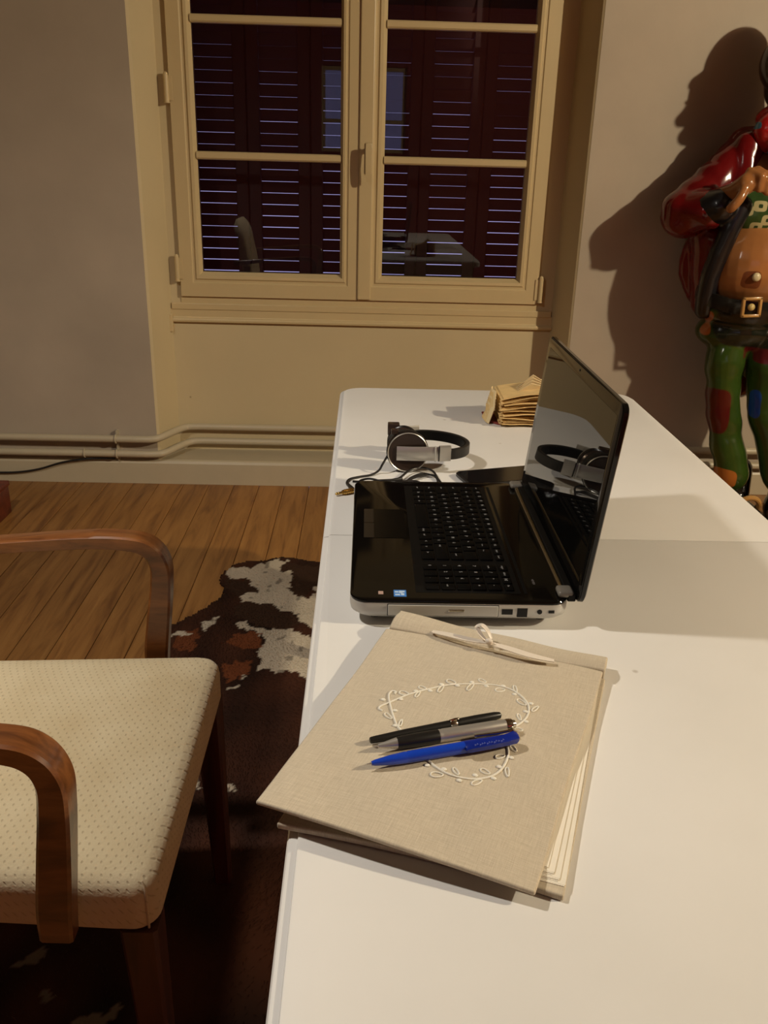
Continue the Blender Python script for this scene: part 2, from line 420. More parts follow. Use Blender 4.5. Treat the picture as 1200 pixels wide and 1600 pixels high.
MB().box(XR, XR+.1, YN, 3.95, -.12, ZC).build('wall_right', M['wall_side'], smooth=False, kind='structure')
BW = (-0.50, 0.40, 1.35, 2.18)
MB().box(XL, BW[0], YN-.12, YN, -.12, ZC).box(BW[1], XR, YN-.12, YN, -.12, ZC).box(BW[0], BW[1], YN-.12, YN, 0, BW[2]).box(BW[0], BW[1], YN-.12, YN, BW[3], ZC).build('wall_near', M['wall_red'], smooth=False, kind='structure')
MB().box(XL-.1, XR+.1, YN-.12, 3.95, ZC, ZC+.1).build('ceiling', M['ceiling'], smooth=False, kind='structure')
fl = MB().box(XL, XR, YN, YF, -.12, -.022).build('floor', M['subfloor'], smooth=False, kind='structure')
PW = 0.1035
pm = MB().bbox(-PW/2+.0008, PW/2-.0008, YN, YF-.001, -.022, 0, .0014, 1).mesh('plank'); pm.materials.append(M['plank'])
x = XL+PW/2; i = 0
while x < XR-PW/2:
    inst('plank', pm, fl, (x, 0, random.uniform(-.0006, 0))); x += PW
# near window (behind the viewer, mirrored in the glass)
w2 = structure('window_2', ((BW[0]+BW[1])/2, YN-.06, BW[2]))
f = MB()
for a in (BW[0], BW[1]-.04): f.box(a, a+.04, YN-.09, YN-.03, BW[2], BW[3])
for z in (BW[2], BW[3]-.04, 1.64): f.box(BW[0], BW[1], YN-.085, YN-.035, z, z+.035)
f.box(-.07, -.03, YN-.085, YN-.035, BW[2], BW[3])
f.build('window_frame', M['joinery'], w2, smooth=False)
MB().box(BW[0], BW[1], YN-.063, YN-.059, BW[2], BW[3]).build('pane', M['glass'], w2, smooth=False)

# baseboard with its deep ledge in the recess
bb = MB()
prof = [(3.404, 0.0), (3.404, 0.088), (3.409, 0.098), (3.418, 0.102), (YR, 0.102), (YR, 0.0)]
bb.loft([[Vector((xx, p[0], p[1])) for p in prof] for xx in (XL, XR)])
bb.build('baseboard_far', M['pipe'], smooth=False, kind='structure')

# ------------------------------------------------------------------ window_1
win = structure('window_1', ((WX0+WX1)/2, YR, WZ0))
XM = -0.031
def ring_frame(mb, x0, x1, z0, z1, w4, y0, y1):      # w4: left, right, bottom, top widths
    l, r, b, t = w4
    mb.box(x0, x0+l, y0, y1, z0, z1).box(x1-r, x1, y0, y1, z0, z1).box(x0+l, x1-r, y0, y1, z0, z0+b).box(x0+l, x1-r, y0, y1, z1-t, z1)
fr = MB(); ring_frame(fr, WX0-.0, WX1+.0, 0.7155, WZ1, (.012, .012, .0265, .03), YR-.004, YR+.07)
fr.build('window_frame', M['joinery'], win, smooth=False)
def sash(x0, x1, gx0, gx1, hinge_side):
    s = MB()
    z0, z1, gz0, gz1 = WZ0+.001, WZ1-.032, 0.838, WZ1-.12
    # mitred outer rail with stepped moulding towards the glass
    steps = [(0.0, YR-.010), (0.004, YR-.016), (0.55, YR-.016), (0.60, YR-.012), (0.68, YR-.012), (0.74, YR-.017), (0.86, YR-.016), (1.0, YR+.006)]
    rings = []
    for q, y in steps:
        a0, a1, b0, b1 = x0+(gx0-x0)*q, x1+(gx1-x1)*q, z0+(gz0-z0)*q, z1+(gz1-z1)*q
        rings.append([Vector((a0, y, b0)), Vector((a1, y, b0)), Vector((a1, y, b1)), Vector((a0, y, b1))])
    rings.insert(0, [Vector((p.x, YR+.03, p.z)) for p in rings[0]]); rings.append([Vector((p.x, YR+.03, p.z)) for p in rings[-1]])
    rings.append(rings[0]); s.loft(rings, False, False)
    so = s.build('sash', M['joinery'], win, smooth=False)
    MB().box(gx0-.004, gx1+.004, YR+.0085, YR+.0125, gz0-.004, gz1+.004).build('pane', M['glass'], so, smooth=False)
    for zc in (1.266, 1.722):
        t = MB(); t.loft([[Vector((xx, y, zc+dz)) for y, dz in ((YR+.008, -.015), (YR-.004, -.013), (YR-.009, -.008), (YR-.009, .008), (YR-.004, .013), (YR+.008, .015))] for xx in (gx0-.002, gx1+.002)])
        t.build('glazing_bar', M['joinery'], so, smooth=False)
        MB().box(gx0, gx1, YR+.013, YR+.022, zc-.012, zc+.012).build('glazing_bar', M['joinery'], so, smooth=False)
    hx = x0-.010 if hinge_side < 0 else x1+.010
    for zc in ((0.85, 1.49, 2.1) if hinge_side < 0 else (0.80,)):
        h = MB(); h.cyl((hx, YR-.020, zc-.045), (hx, YR-.020, zc+.045), .0095, seg=12).ball((hx, YR-.020, zc+.047), .0085, 10, 6).cyl((hx, YR-.020, zc-.049), (hx, YR-.020, zc-.045), .011, seg=12)
        h.box(min(hx, hx-hinge_side*.022), max(hx, hx-hinge_side*.022), YR-.020, YR-.014, zc-.04, zc+.04)
        h.build('hinge', M['joinery'], so)
    return so
sash(WX0+.004, XM-.001, -0.645, -0.103, -1)
so = sash(XM+.001, WX1-.004, 0.064, 0.604, 1)
cv = MB(); cv.bbox(XM-.001, XM+.052, YR-.024, YR-.014, WZ0+.004, WZ1-.034, .004, 2); cv.build('cover_strip', M['joinery'], so, smooth=False)
hd = MB()
hp = at(576, 243, YR-.02)
hd.bbox(hp.x-.013, hp.x+.013, YR-.030, YR-.0235, 1.215, 1.325, .004, 2)
hd.cyl((hp.x, YR-.028, 1.302), (hp.x, YR-.066, 1.302), .009, .008, 12)
hd.loft([[Vector((hp.x+sx*wd, YR-.066+yo+sy*.006, z)) for sx, sy in ((-1, -1), (1, -1), (1, 1), (-1, 1))] for z, wd, yo in ((1.318, .009, 0), (1.300, .012, 0), (1.25, .010, -.003), (1.205, .010, 0), (1.190, .007, .003))])
hd.build('window_handle', M['joinery'], so)
# sill rail and moulding under the window
sl = MB()
sl.bbox(-0.776, 0.755, YR-.012, YR+.01, 0.690, 0.716, .003, 2)
prof = [(YR+.005, .694), (YR-.008, .694), (YR-.009, .662), (YR-.011, .658), (YR-.016, .656), (YR-.019, .650), (YR-.018, .643), (YR-.014, .640), (YR+.005, .640)]
sl.loft([[Vector((xx, a, b)) for a, b in prof] for xx in (-0.783, 0.760)])
sl.build('trim_1', M['joinery'], smooth=False, kind='structure')
# narrow trim on the left of the window frame
MB().bbox(-0.790, -0.772, YR-.022, YR+.01, 0.60, 0.675, .004, 2).build('trim_2', M['joinery'], smooth=False, kind='structure')

# ------------------------------------------------------------------ heating pipes
def pipe(name, label, z, dx, rad, group):
    pts = [(-2.58, 3.385, z), (-0.95, 3.385, z), (-0.865+dx, 3.386, z), (-0.825+dx, 3.405, z+.002), (-0.79+dx, 3.465, z+.006), (-0.755+dx, 3.525, z+.009), (-0.715+dx, 3.546, z+.010), (-.6, 3.548, z+.010), (.6, 3.548, z+.010), (.71-dx, 3.545, z+.01), (.755-dx, 3.52, z+.008), (.79-dx, 3.45, z+.004), (.86-dx, 3.385, z), (.95, 3.385, z), (3.6, 3.385, z)]
    t = thing(name, label, 'pipe', (0, 3.385, z), 0, group)
    P = [Vector(pts[0])]+catmull(pts[1:8], 6)+catmull(pts[8:14], 6)+[Vector(pts[-1])]
    MB().tube(P, rad, 12).build('pipe_run', M['pipe'], t)
    return t
p1 = pipe('heating_pipe', 'upper of two cream painted pipes running low along the wall', 0.196, 0.0, .0145, 'heating pipes along the wall')
p2 = pipe('heating_pipe', 'lower of two cream painted pipes running low along the wall', 0.134, 0.02, .0145, 'heating pipes along the wall')
bx = at(183, 700, 3.39).x
bk = thing('pipe_bracket', 'small double clip holding both pipes to the wall, left of the window recess', 'bracket', (bx, YF, .165))
b_ = MB(); b_.box(bx-.004, bx+.004, 3.400, YF, .10, .225)
for z in (.196, .134):
    b_.tube([Vector((bx, 3.385+.0165*math.cos(a), z+.0165*math.sin(a))) for a in [2*PI*k/16 for k in range(17)]], .0035, 6)
b_.build('clip', M['pipe'], bk)
b_ = MB(); b2 = bx-.13
b_.tube([Vector((b2, 3.385+.0165*math.cos(a), .134+.0165*math.sin(a))) for a in [2*PI*k/16 for k in range(17)]], .003, 6).box(b2-.003, b2+.003, 3.39, YF, .112, .12)
tag(b_.build('pipe_clip', M['pipe']), 'tiny single clip around the lower pipe where the black cable tucks in', 'bracket')
cb = catmull([at(-120, 735, 3.39), at(-40, 737, 3.395), at(20, 738, 3.395), at(60, 733, 3.395), at(95, 723, 3.393), at(125, 718, 3.390), at(150, 716, 3.392), at(180, 716, 3.392)], 6)
tag(MB().tube(cb, .0042, 8).build('power_cable', M['cable']), 'black cable sagging along the baseboard under the pipes', 'cable')

# ------------------------------------------------------------------ folding shutters outside
slat = MB(); sw = .077
slat.loft([[Vector((xx, y, z)) for y, z in ((-.0085, .0211), (-.0070, .0215), (.0085, -.0208), (.0070, -.0215))] for xx in (-sw, sw)])
slat_me = slat.mesh('slat'); slat_me.materials.append(M['steel_dark'])
YS = 3.80
def shutter(x0, centres, x1, label):
    t = thing('folding_shutter', label, 'shutter', ((x0+x1)/2, YS, .72), 0, 'folding shutters outside the window')
    n = len(centres)
    for k, c in enumerate(centres):
        a = x0 if k == 0 else (centres[k-1]+c)/2
        b = x1 if k == n-1 else (centres[k+1]+c)/2
        p = MB()
        p.bbox(a+.001, c-.075, YS-.014, YS+.014, .72, 2.34, .003, 1).bbox(c+.075, b-.001, YS-.014, YS+.014, .72, 2.34, .003, 1).box(a-.006, a+.006, YS+.010, YS+.018, .72, 2.34)
        p.box(c-.076, c+.076, YS-.010, YS+.010, .72, .775).box(c-.076, c+.076, YS-.010, YS+.010, 2.30, 2.34)
        po = p.build('shutter_panel', M['steel_dark'], t, smooth=False)
        inv = world_mat(t).inverted()
        z = .797
        while z < 2.30:
            tilt = random.uniform(-.03, .03) if random.random() > .12 else random.uniform(.05, .14)
            inst('slat', slat_me, po, inv @ Vector((c, YS, z)), (-tilt, 0, 0)); z += .0445
shutter(-.760, (-.607, -.355, -.105), -.002, 'left folding shutter with dark red-brown slats behind the window glass')
shutter(.007, (.088, .330, .578), .735, 'right folding shutter with dark red-brown slats behind the window glass')

# ------------------------------------------------------------------ table
TX0, TX1, TY0, TY1, TZ, SEAM = -0.056, 0.650, 0.0, 2.085, 0.75, 1.1745
tb = thing('dining_table', 'long white painted table with a seam across its top', 'table', ((TX0+TX1)/2, (TY0+TY1)/2, 0))
def leaf(y0, y1, rs, i0, i1):
    rings = []
    for ins, z in ((.010, .716), (.004, .717), (0, .722), (0, .7425), (.0015, .7455), (.004, .7465), (.0085, .7470), (.0095, .7495), (.0115, .75)):
        q = [max(r-ins, .0006) if r > .01 else .0006 for r in rs]
        poly = rrect(TX0+ins, TX1-ins, y0+(ins if i0 else 0), y1-(ins if i1 else 0), 0, 8, q)
        rings.append([Vector((p[0], p[1], z)) for p in poly])
    MB().loft(rings).build('table_leaf', M['table'], tb, ang=25)
leaf(TY0, SEAM-.0008, (.05, .05, 0, 0), True, False)
leaf(SEAM+.0008, TY1, (0, 0, .055, .055), False, True)
ap = MB(); ring_ap = (TX0+.035, TX1-.035, TY0+.06, TY1-.06)
ap.box(ring_ap[0], ring_ap[0]+.02, ring_ap[2], ring_ap[3], .625, .716).box(ring_ap[1]-.02, ring_ap[1], ring_ap[2], ring_ap[3], .625, .716)
ap.box(ring_ap[0]+.02, ring_ap[1]-.02, ring_ap[2], ring_ap[2]+.02, .625, .716).box(ring_ap[0]+.02, ring_ap[1]-.02, ring_ap[3]-.02, ring_ap[3], .625, .716)
ap.build('apron', M['table'], tb, smooth=False)
for lx in (TX0+.062, TX1-.062):
    for ly in (TY0+.088, TY1-.088):
        l = MB(); l.loft([[Vector((lx+sx*h, ly+sy*h, z)) for sx, sy in ((-1, -1), (1, -1), (1, 1), (-1, 1))] for z, h in ((0.006, .015), (.05, .016), (.60, .025), (.7158, .025))])
        l.build('leg', M['table'], tb, smooth=False)

# ------------------------------------------------------------------ laptop
LX0, LX1, LY0, LY1, LZ0, LZ1 = -0.012, 0.248, 0.905, 1.316, 0.7585, 0.7855
lt = thing('laptop', 'open black laptop with a silver rim and glossy screen', 'laptop', ((LX0+LX1)/2, (LY0+LY1)/2, TZ))
rings = []
for ins, z in ((.016, .7585), (.006, .7605), (.001, .766), (0, .771), (0, .7795), (.0008, .7812)):
    rings.append([Vector((p[0], p[1], z)) for p in rrect(LX0+ins, LX1-ins, LY0+ins, LY1-ins, .022)])
ch = MB().loft(rings).build('chassis', M['silver'], lt, ang=40)
rings = []
for ins, z in ((.0006, .7812), (.0003, .7835), (.0012, .7850), (.004, .7855)):
    rings.append([Vector((p[0], p[1], z)) for p in rrect(LX0+ins, LX1-ins, LY0+ins, LY1-ins, .021)])
dk = MB().loft(rings).build('palm_rest', M['deck'], lt, ang=40)
for fx in (LX0+.03, LX1-.03):
    for fy in (LY0+.03, LY1-.03):
        MB().cyl((fx, fy, .750), (fx, fy, .7588), .007, .008, 12).build('rubber_foot', M['black_matte'], lt)
# touchpad with two buttons, off centre towards the far side
MB().box(.0185, .0625, 1.085, 1.190, .7856, .7859).build('touchpad', plain('touchpad_plastic', (.004, .0035, .003), .2, spec=.13), lt, smooth=False)
for a, b in ((1.085, 1.137), (1.138, 1.190)): MB().bbox(.004, .0178, a, b, .7853, .7862, .0003, 1).build('touchpad_button', M['black_satin'], lt)
# keyboard well
MB().bbox(.0665, .1925, .925, 1.292, .7854, .7858, .0002, 1).build('keyboard_tray', M['black_matte'], lt)
# user looks along +x: the left end of each row is at the far side (+y)
rows = [
 (.1800, .0105, [('esc', 1)]+[('f%d' % k, 1) for k in range(1, 13)]+[('impr', 1), ('inser', 1.0)], ['suppr', 'debut', 'pg', 'fin']),
 (.1625, .0165, [(c, 1) for c in ['²', '& 1', 'é 2', '" 3', "' 4", '( 5', '- 6', 'è 7', '_ 8', 'ç 9', 'à 0', ') °', '= +']]+[('<--', 2.0)], ['num', '/', '*', '-']),
 (.1437, .0165, [('tab', 1.5)]+[(c, 1) for c in 'AZERTYUIOP']+[('^', 1), ('$', 1), ('', 1.5)], ['7', '8', '9', '+']),
 (.1249, .0165, [('verr', 1.75)]+[(c, 1) for c in 'QSDFGHJKLM']+[('ù', 1), ('*', 1), ('entr', 1.25)], ['4', '5', '6', '']),
 (.1061, .0165, [('maj', 1.25), ('<', 1)]+[(c, 1) for c in 'WXCVBN']+[(', ?', 1), ('; .', 1), (': /', 1), ('! §', 1), ('maj', 2.75)], ['1', '2', '3', 'ent']),
 (.0873, .0165, [('ctrl', 1.25), ('fn', 1), ('win', 1), ('alt', 1), ('', 5), ('alt gr', 1), ('ctrl', 1.25), ('<', 1), ('v', 1), ('>', 1.5)], ['0', '', '.', '']),
]
kcache = {}; legends = []
def key(cx, cy, wx, wy, txt):
    kk = (round(wx, 5), round(wy, 5))
    if kk not in kcache:
        k = MB(); r_ = [[Vector((p[0], p[1], z)) for p in rrect(-wx/2+i_, wx/2-i_, -wy/2+i_, wy/2-i_, .0016, 2)] for i_, z in ((0, 0), (.0003, .0017), (.0010, .0021))]
        k.loft(r_); me = k.mesh('key'); me.materials.append(M['key']); shade(me, 40); kcache[kk] = me
    inst('key', kcache[kk], lt, world_mat(lt).inverted() @ Vector((cx, cy, .7858)))
    if txt: legends.append((txt, cx, cy, wx, wy))
U = .01905; Y_LEFT = 1.2875
for cx, wx, ks, pad in rows:
    tot = sum(k[1] for k in ks); u = U*15/tot*.955; yy = Y_LEFT
    for s_, kw in ks:
        wy = u*kw-.0028; key(cx, yy-u*kw/2, wx, wy, s_); yy -= u*kw
    yy = .9285
    for j, s_ in enumerate(reversed(pad)): key(cx, yy+.00985+j*.0185*.98, wx, .0155, s_)
lm = MB(); tmp = []
for txt, cx, cy, wx, wy in legends:
    cu = bpy.data.curves.new('t', 'FONT'); cu.body = txt; cu.size = .0062 if len(txt) < 3 else .0042; cu.align_x = 'LEFT'; cu.resolution_u = 1
    o = bpy.data.objects.new('t', cu); COL.objects.link(o); tmp.append(o)
dg = bpy.context.evaluated_depsgraph_get()
for o, (txt, cx, cy, wx, wy) in zip(tmp, legends):
    me = bpy.data.meshes.new_from_object(o.evaluated_get(dg))
    Mx = Matrix.Translation((cx-.0018, cy+wy/2-.0032, .78805)) @ Matrix.Rotation(-PI/2, 4, 'Z')
    lm.add([Mx @ p.co for p in me.vertices], [tuple(p.vertices) for p in me.polygons])
    bpy.data.meshes.remove(me)
for o in tmp: bpy.data.objects.remove(o)
lm.build('key_lettering', M['legend'], lt, smooth=False, kind='stuff')
# speaker mesh zone / seam line above the keyboard
MB().bbox(.1965, .2005, .925, 1.292, .7855, .7860, .0002, 1).build('deck_ridge', M['black_matte'], lt)
mk = MB()
for k, (a_, b_) in enumerate(((-.006, .0016), (-.003, .0022), (.0, .0014), (.003, .0020), (.006, .0012))): mk.box(.213-b_, .213+b_*.6, .958+a_-.0008, .958+a_+.0008, .7855, .7857)
mk.build('small_print', plain('grey_print', (.18, .16, .15), .5), lt, smooth=False)
# stickers
sp = atz(625, 927, .7857)
MB().bbox(sp.x-.0075, sp.x+.0075, sp.y-.0085, sp.y+.0085, .7855, .7859, .0002, 1).build('blue_sticker', plain('blue_sticker_print', (.05, .20, .55), .35), lt, label='small blue sticker with white print')
st = MB()
for dx_, dy_, a_, b_ in ((-.004, .003, .0022, .002), (.001, .003, .0022, .003), (.0045, .004, .0012, .002), (-.003, -.004, .003, .0018), (.003, -.003, .002, .0026)): st.box(sp.x+dx_-a_, sp.x+dx_+a_, sp.y+dy_-b_, sp.y+dy_+b_, .7859, .7861)
st.build('sticker_print', plain('pale_blue_print', (.45, .58, .75), .5), lt, smooth=False)
sp = atz(595, 926, .7857)
MB().bbox(sp.x-.003, sp.x+.003, sp.y-.004, sp.y+.004, .7855, .7859, .0002, 1).build('grey_sticker', plain('grey_sticker_print', (.40, .27, .22), .5), lt)
# side: optical drive, ports
def SX(px): return -.011+(px-548)*.000759
yy = LY0-.0004
MB().bbox(SX(606), SX(777), LY0-.0012, LY0+.002, .7655, .7795, .0006, 1).build('optical_drive', M['silver'], lt)
MB().bbox(SX(606)-.0008, SX(777)+.0008, LY0-.0003, LY0+.002, .7647, .7803, .0003, 1).build('drive_gap', M['void'], lt)
MB().bbox(SX(700), SX(725), LY0-.0022, LY0, .7715, .7745, .0006, 1).build('eject_button', M['chrome'], lt)
def port(name, xa, xb, z0, z1, mat='void'): return MB().box(xa, xb, LY0-.0006, LY0+.002, z0, z1).build(name, M[mat], lt, smooth=False)
port('usb_port', SX(783), SX(800), .7685, .7755)
port('ethernet_port', SX(807), SX(823), .7655, .7770)
MB().cyl((SX(842), LY0-.0007, .7725), (SX(842), LY0+.002, .7725), .0030, seg=16).build('power_socket', M['void'], lt)
port('lock_slot', SX(856), SX(865), .7710, .7745)
# hinge: silver barrel with two caps
MB().bbox(.2462, .2562, LY0+.010, LY1-.006, .7810, .7905, .0012, 1).build('hinge_filler', M['black_matte'], lt)  # added black strip, hides the bar's reflection and closes the bright gap
MB().cyl((.2432, LY0+.028, .7872), (.2432, LY1-.028, .7872), .0033, seg=16).build('hinge_bar', plain('dull_bronze_metal', (.36, .33, .26), .22, metal=1.0), lt)
for a in (LY0+.010, LY1-.032):
    MB().bbox(.235, .254, a, a+.022, .7852, .7935, .0038, 3).build('hinge_cap', plain('smoky_grey_plastic', (.20, .18, .15), .3), lt)
# lid: local plane leaning back slightly
lean = math.atan2(.0245, .240)
LM = Matrix.Translation((.2565, (LY0+LY1)/2, .782)) @ Matrix.Rotation(lean, 4, 'Y')
H = .2435; hw = (LY1-LY0)/2
def lidplate(x0, x1, inset, rad, steps):
    rings = []
    for ins, xx in steps:
        poly = rrect(-hw+inset+ins, hw-inset-ins, inset+ins-.0, H-inset-ins, rad)
        rings.append([LM @ Vector((xx, p[0], p[1])) for p in poly])
    return rings
lid = MB().loft(lidplate(0, 0, 0, .013, ((.001, .0005), (0, .0012), (0, .0060), (.002, .0076), (.006, .0085)))).build('lid', M['black_gloss'], lt, ang=40)
MB().loft(lidplate(0, 0, .0008, .0125, ((.0, .0006), (.0006, -.0002), (.0012, -.0004)))).build('bezel_frame', M['black_gloss'], lt, ang=40)
scr = MB(); rr = [[LM @ Vector((xx, p[0], p[1])) for p in rrect(-hw+.016, hw-.016, .022, H-.016, .001, 2)] for xx in (-.0003, -.0006)]
scr.loft(rr).build('screen', plain('screen_glass', (.003, .003, .003), .015, spec=.5), lt, smooth=False)
MB().lathe([(0, 0), (.0016, 0), (.0016, .0004), (0, .0004)], LM @ Matrix.Translation((-.0005, 0, H-.008)) @ Matrix.Rotation(-PI/2, 4, 'Y'), 12).build('webcam', M['void'], lt)

# ------------------------------------------------------------------ smartphone
a0 = atz(722, 752, .756); ph = thing('smartphone', 'black smartphone lying flat behind the laptop', 'phone', (.245, 1.432, TZ), R(17))
rings = [[Vector((p[0], p[1], z)) for p in rrect(-.075+i_, .075-i_, -.037+i_, .037-i_, .009)] for i_, z in ((.002, 0), (0, .002), (0, .0065), (.0015, .0085))]
MB().loft(rings).build('phone_body', M['black_satin'], ph, world=False)
MB().loft([[Vector((p[0], p[1], z)) for p in rrect(-.071, .071, -.033, .033, .006)] for z in (.0084, .0089)]).build('phone_screen', plain('phone_glass', (.008, .007, .007), .12), ph, world=False, smooth=False)
MB().bbox(-.035, -.020, -.0385, -.0368, .003, .0055, .0004, 1).build('volume_button', M['brushed'], ph, world=False)

# ------------------------------------------------------------------ headphones
hx, hy = .079, 1.487
hp_ = thing('headphones', 'brown and silver over-ear headphones lying on the white table', 'headphones', (hx, hy, TZ))
def cup(name_y, out, tilt, xc, zc, r):
    """ear cup: axis along y, 'out' = -1 faces the camera side"""
    base = Matrix.Translation((xc, name_y, zc)) @ Matrix.Rotation(tilt, 4, 'Z') @ Matrix.Rotation(-out*PI/2, 4, 'X')
    c = MB().lathe([(0, -.004), (r*.80, -.004), (r*.92, .0), (r, .004), (r, .010), (r*.985, .0115), (r*.90, .013), (r*.86, .0125), (0, .0125)], base, 40)
    co = c.build('ear_cup', M['brown_gloss'], hp_)
    MB().lathe([(r*.94, .0122), (r*.985, .0115), (r*.99, .0130), (r*.96, .0138), (r*.935, .0130)]+[(r*.94, .0122)], base, 40).build('cup_rim', M['brushed'], co)
    MB().lathe([(r*.5, -.020), (r*.78, -.021), (r*.92, -.017), (r*.96, -.010), (r*.90, -.004), (r*.5, -.004)], base, 36).build('ear_pad', M['leatherette'], co)
    for q in (.002, .0075): MB().lathe([(r*.97, q), (r*1.025, q+.0012), (r*1.025, q+.0022), (r*.97, q+.0034)], base, 40).build('cup_ridge', M['black_satin'], co)
    return base
near = cup(1.470, -1, R(4), .079, .7875, .0365)
far = cup(1.541, 1, R(-10), .074, .7800, .0290)
# headband: flat strip standing on edge around an arc in a nearly horizontal plane
def strip(pts, h, th, zc):
    rings = []; n = len(pts)
    for i, p in enumerate(pts):
        d = Vector(pts[min(i+1, n-1)])-Vector(pts[max(i-1, 0)]); nrm = Vector((-d.y, d.x, 0)).normalized(); p = Vector(p)
        hh = h(i/(n-1)) if callable(h) else h
        z = zc(i/(n-1)) if callable(zc) else zc
        rings.append([Vector((p.x+nrm.x*a, p.y+nrm.y*a, z+b*hh)) for a, b in ((-th/2, -.44), (-th/2, .44), (-th*.2, .5), (th*.2, .5), (th/2, .44), (th/2, -.44), (th*.2, -.5), (-th*.2, -.5))])
    return MB().loft(rings)
path = catmull([(.146, 1.459, 0), (.164, 1.463, 0), (.181, 1.478, 0), (.190, 1.505, 0), (.183, 1.535, 0), (.163, 1.558, 0), (.135, 1.572, 0), (.105, 1.574, 0), (.080, 1.566, 0)], 7)
strip(path, .0195, .0075, .785).build('headband', M['leatherette'], hp_)
inner = [Vector((p.x-(p.x-.13)*.045, p.y-(p.y-1.52)*.045, 0)) for p in path]
strip(inner, .018, .006, .785).build('headband_padding', M['black_matte'], hp_)
strip(catmull([(.060, 1.4545, 0), (.085, 1.4535, 0), (.110, 1.4545, 0), (.130, 1.4560, 0), (.138, 1.4570, 0)], 5), .0255, .0030, .7865).build('arm_plate', M['brushed'], hp_)
strip([(.127, 1.4550, 0), (.1295, 1.4552, 0)], .028, .005, .7865).build('arm_seam', M['silver'], hp_)
strip([(.135, 1.4572, 0), (.155, 1.4605, 0)], .028, .0095, .7865).build('slider_block', M['brushed'], hp_)
strip([(.1335, 1.4545, 0), (.135, 1.4547, 0)], .027, .006, .7865).build('slider_gap', M['black_satin'], hp_)
strip(catmull([(.052, 1.5615, 0), (.08, 1.567, 0), (.105, 1.576, 0)], 4), .026, .004, .790).build('arm_plate', M['brushed'], hp_)
MB().bbox(.046, .068, 1.548, 1.566, .790, .812, .002, 2).build('arm_hinge', M['brown_gloss'], hp_)
MB().bbox(.050, .062, 1.462, 1.475, .817, .8265, .002, 2).build('arm_hinge', M['brown_gloss'], hp_)
def cabpts(L, z=.7522): return [atz(a, b, z+dz) for a, b, dz in L]
cable = catmull([Vector((.047, 1.468, .782)), atz(598, 725, .768), atz(592, 735, .756)]+cabpts([(580, 742, 0), (562, 745, 0), (546, 749, 0), (542, 756, 0), (550, 763, .002)]), 7)
MB().tube(cable, .0020, 8).build('audio_cable', M['cable'], hp_)
coil = catmull(cabpts([(551, 752, 0), (575, 753, 0), (600, 751, .001), (622, 748, .003), (640, 735, .005), (660, 731, .006), (676, 736, .005), (684, 748, .002), (690, 758, 0), (676, 764, 0), (650, 752, .001), (625, 754, .002), (600, 757, 0), (575, 757, 0), (562, 752, 0), (578, 748, .003), (605, 754, .003), (632, 752, .004), (652, 745, .003), (675, 742, .002), (684, 752, 0), (678, 766, 0), (655, 766, 0), (635, 758, 0), (640, 748, .004), (660, 740, .004), (680, 744, .002)]), 7)
MB().tube(coil, .0020, 8).build('coiled_cable', M['cable'], hp_)
MB().tube(cabpts([(590, 752, .002), (612, 751, .0025), (628, 748, .003)]), .0033, 10).build('cable_tie', M['cable'], hp_)
a, b = atz(524, 772, .7540), atz(549, 767, .7545); dv = (b-a).normalized()
pj = MB(); pj.tube([a, a+dv*.002, a+dv*.004, a+dv*.0045, a+dv*.005, a+dv*.013], [.0010, .0026, .0024, .0016, .0024, .0024], 12)
pj.tube([a+dv*.013, a+dv*.0135, a+dv*.034, a+dv*.0345], [.0022, .0042, .0046, .004], 14)
for q in (.017, .021, .025, .029): pj.tube([a+dv*q, a+dv*(q+.002)], [.0050, .0050], 14)
pj.build('jack_plug', M['gold'], hp_, ang=60)
MB().tube([atz(553, 767, .7545), atz(549, 763, .7545), atz(544, 757, .754)], [.0046, .0042, .0026], 12).build('plug_sleeve', M['cable'], hp_)

# ------------------------------------------------------------------ folded-page book ornament
fb = thing('folded_book', 'old book with fanned folded yellow pages at the far end of the table', 'book', (.325, 1.82, TZ))
pg = MB()
for k in range(34):          # fanned sheets seen edge on, rising and opening to the right
    f_ = k/33.0
    z0 = .7515+.058*f_; y0 = 1.765+.012*math.sin(k*1.7)
    tilt = -.10+.30*f_**1.3
    x0 = .289+.004*math.sin(k*2.3); x1 = .405+.006*math.cos(k*1.3)
    n_ = 6; top = []; bot = []
    for j in range(n_+1):
        s_ = j/n_; xx = x0+(x1-x0)*s_; zz = z0+tilt*(xx-x0)+.0016*math.sin(s_*5+k*.8)
        zz = max(zz, .7532+.0009*k)
        top.append((xx, zz))
    w_ = .0008
    rings = []
    for xx, zz in top:
        rings.append([Vector((xx, y0+.004*math.sin(xx*60), zz)), Vector((xx, 1.86, zz+.002)), Vector((xx, 1.86, zz+.002+w_)), Vector((xx, y0+.004*math.sin(xx*60), zz+w_))])
    pg.loft(rings)
pg.build('folded_pages', M['old_page'], fb, smooth=False, kind='stuff')
# raised leaves at the upper right
for k in range(7):
    f_ = k/6; c = MB(); p0 = Vector((.300+.010*f_, 1.800+.008*k, .800)); p1 = Vector((.352+.016*f_, 1.79+.01*k, .848-.004*abs(k-3))); p2 = Vector((.395, 1.79+.01*k, .828)); p3 = Vector((.400, 1.80+.01*k, .79))
    c.loft([[a_, a_+Vector((.0, .0016, .0))] for a_ in ()] or [[p0, p1, p2, p3], [q+Vector((0, .0016, .0008)) for q in (p0, p1, p2, p3)]])
    c.build('raised_page', M['old_page_pale'], fb, smooth=False)
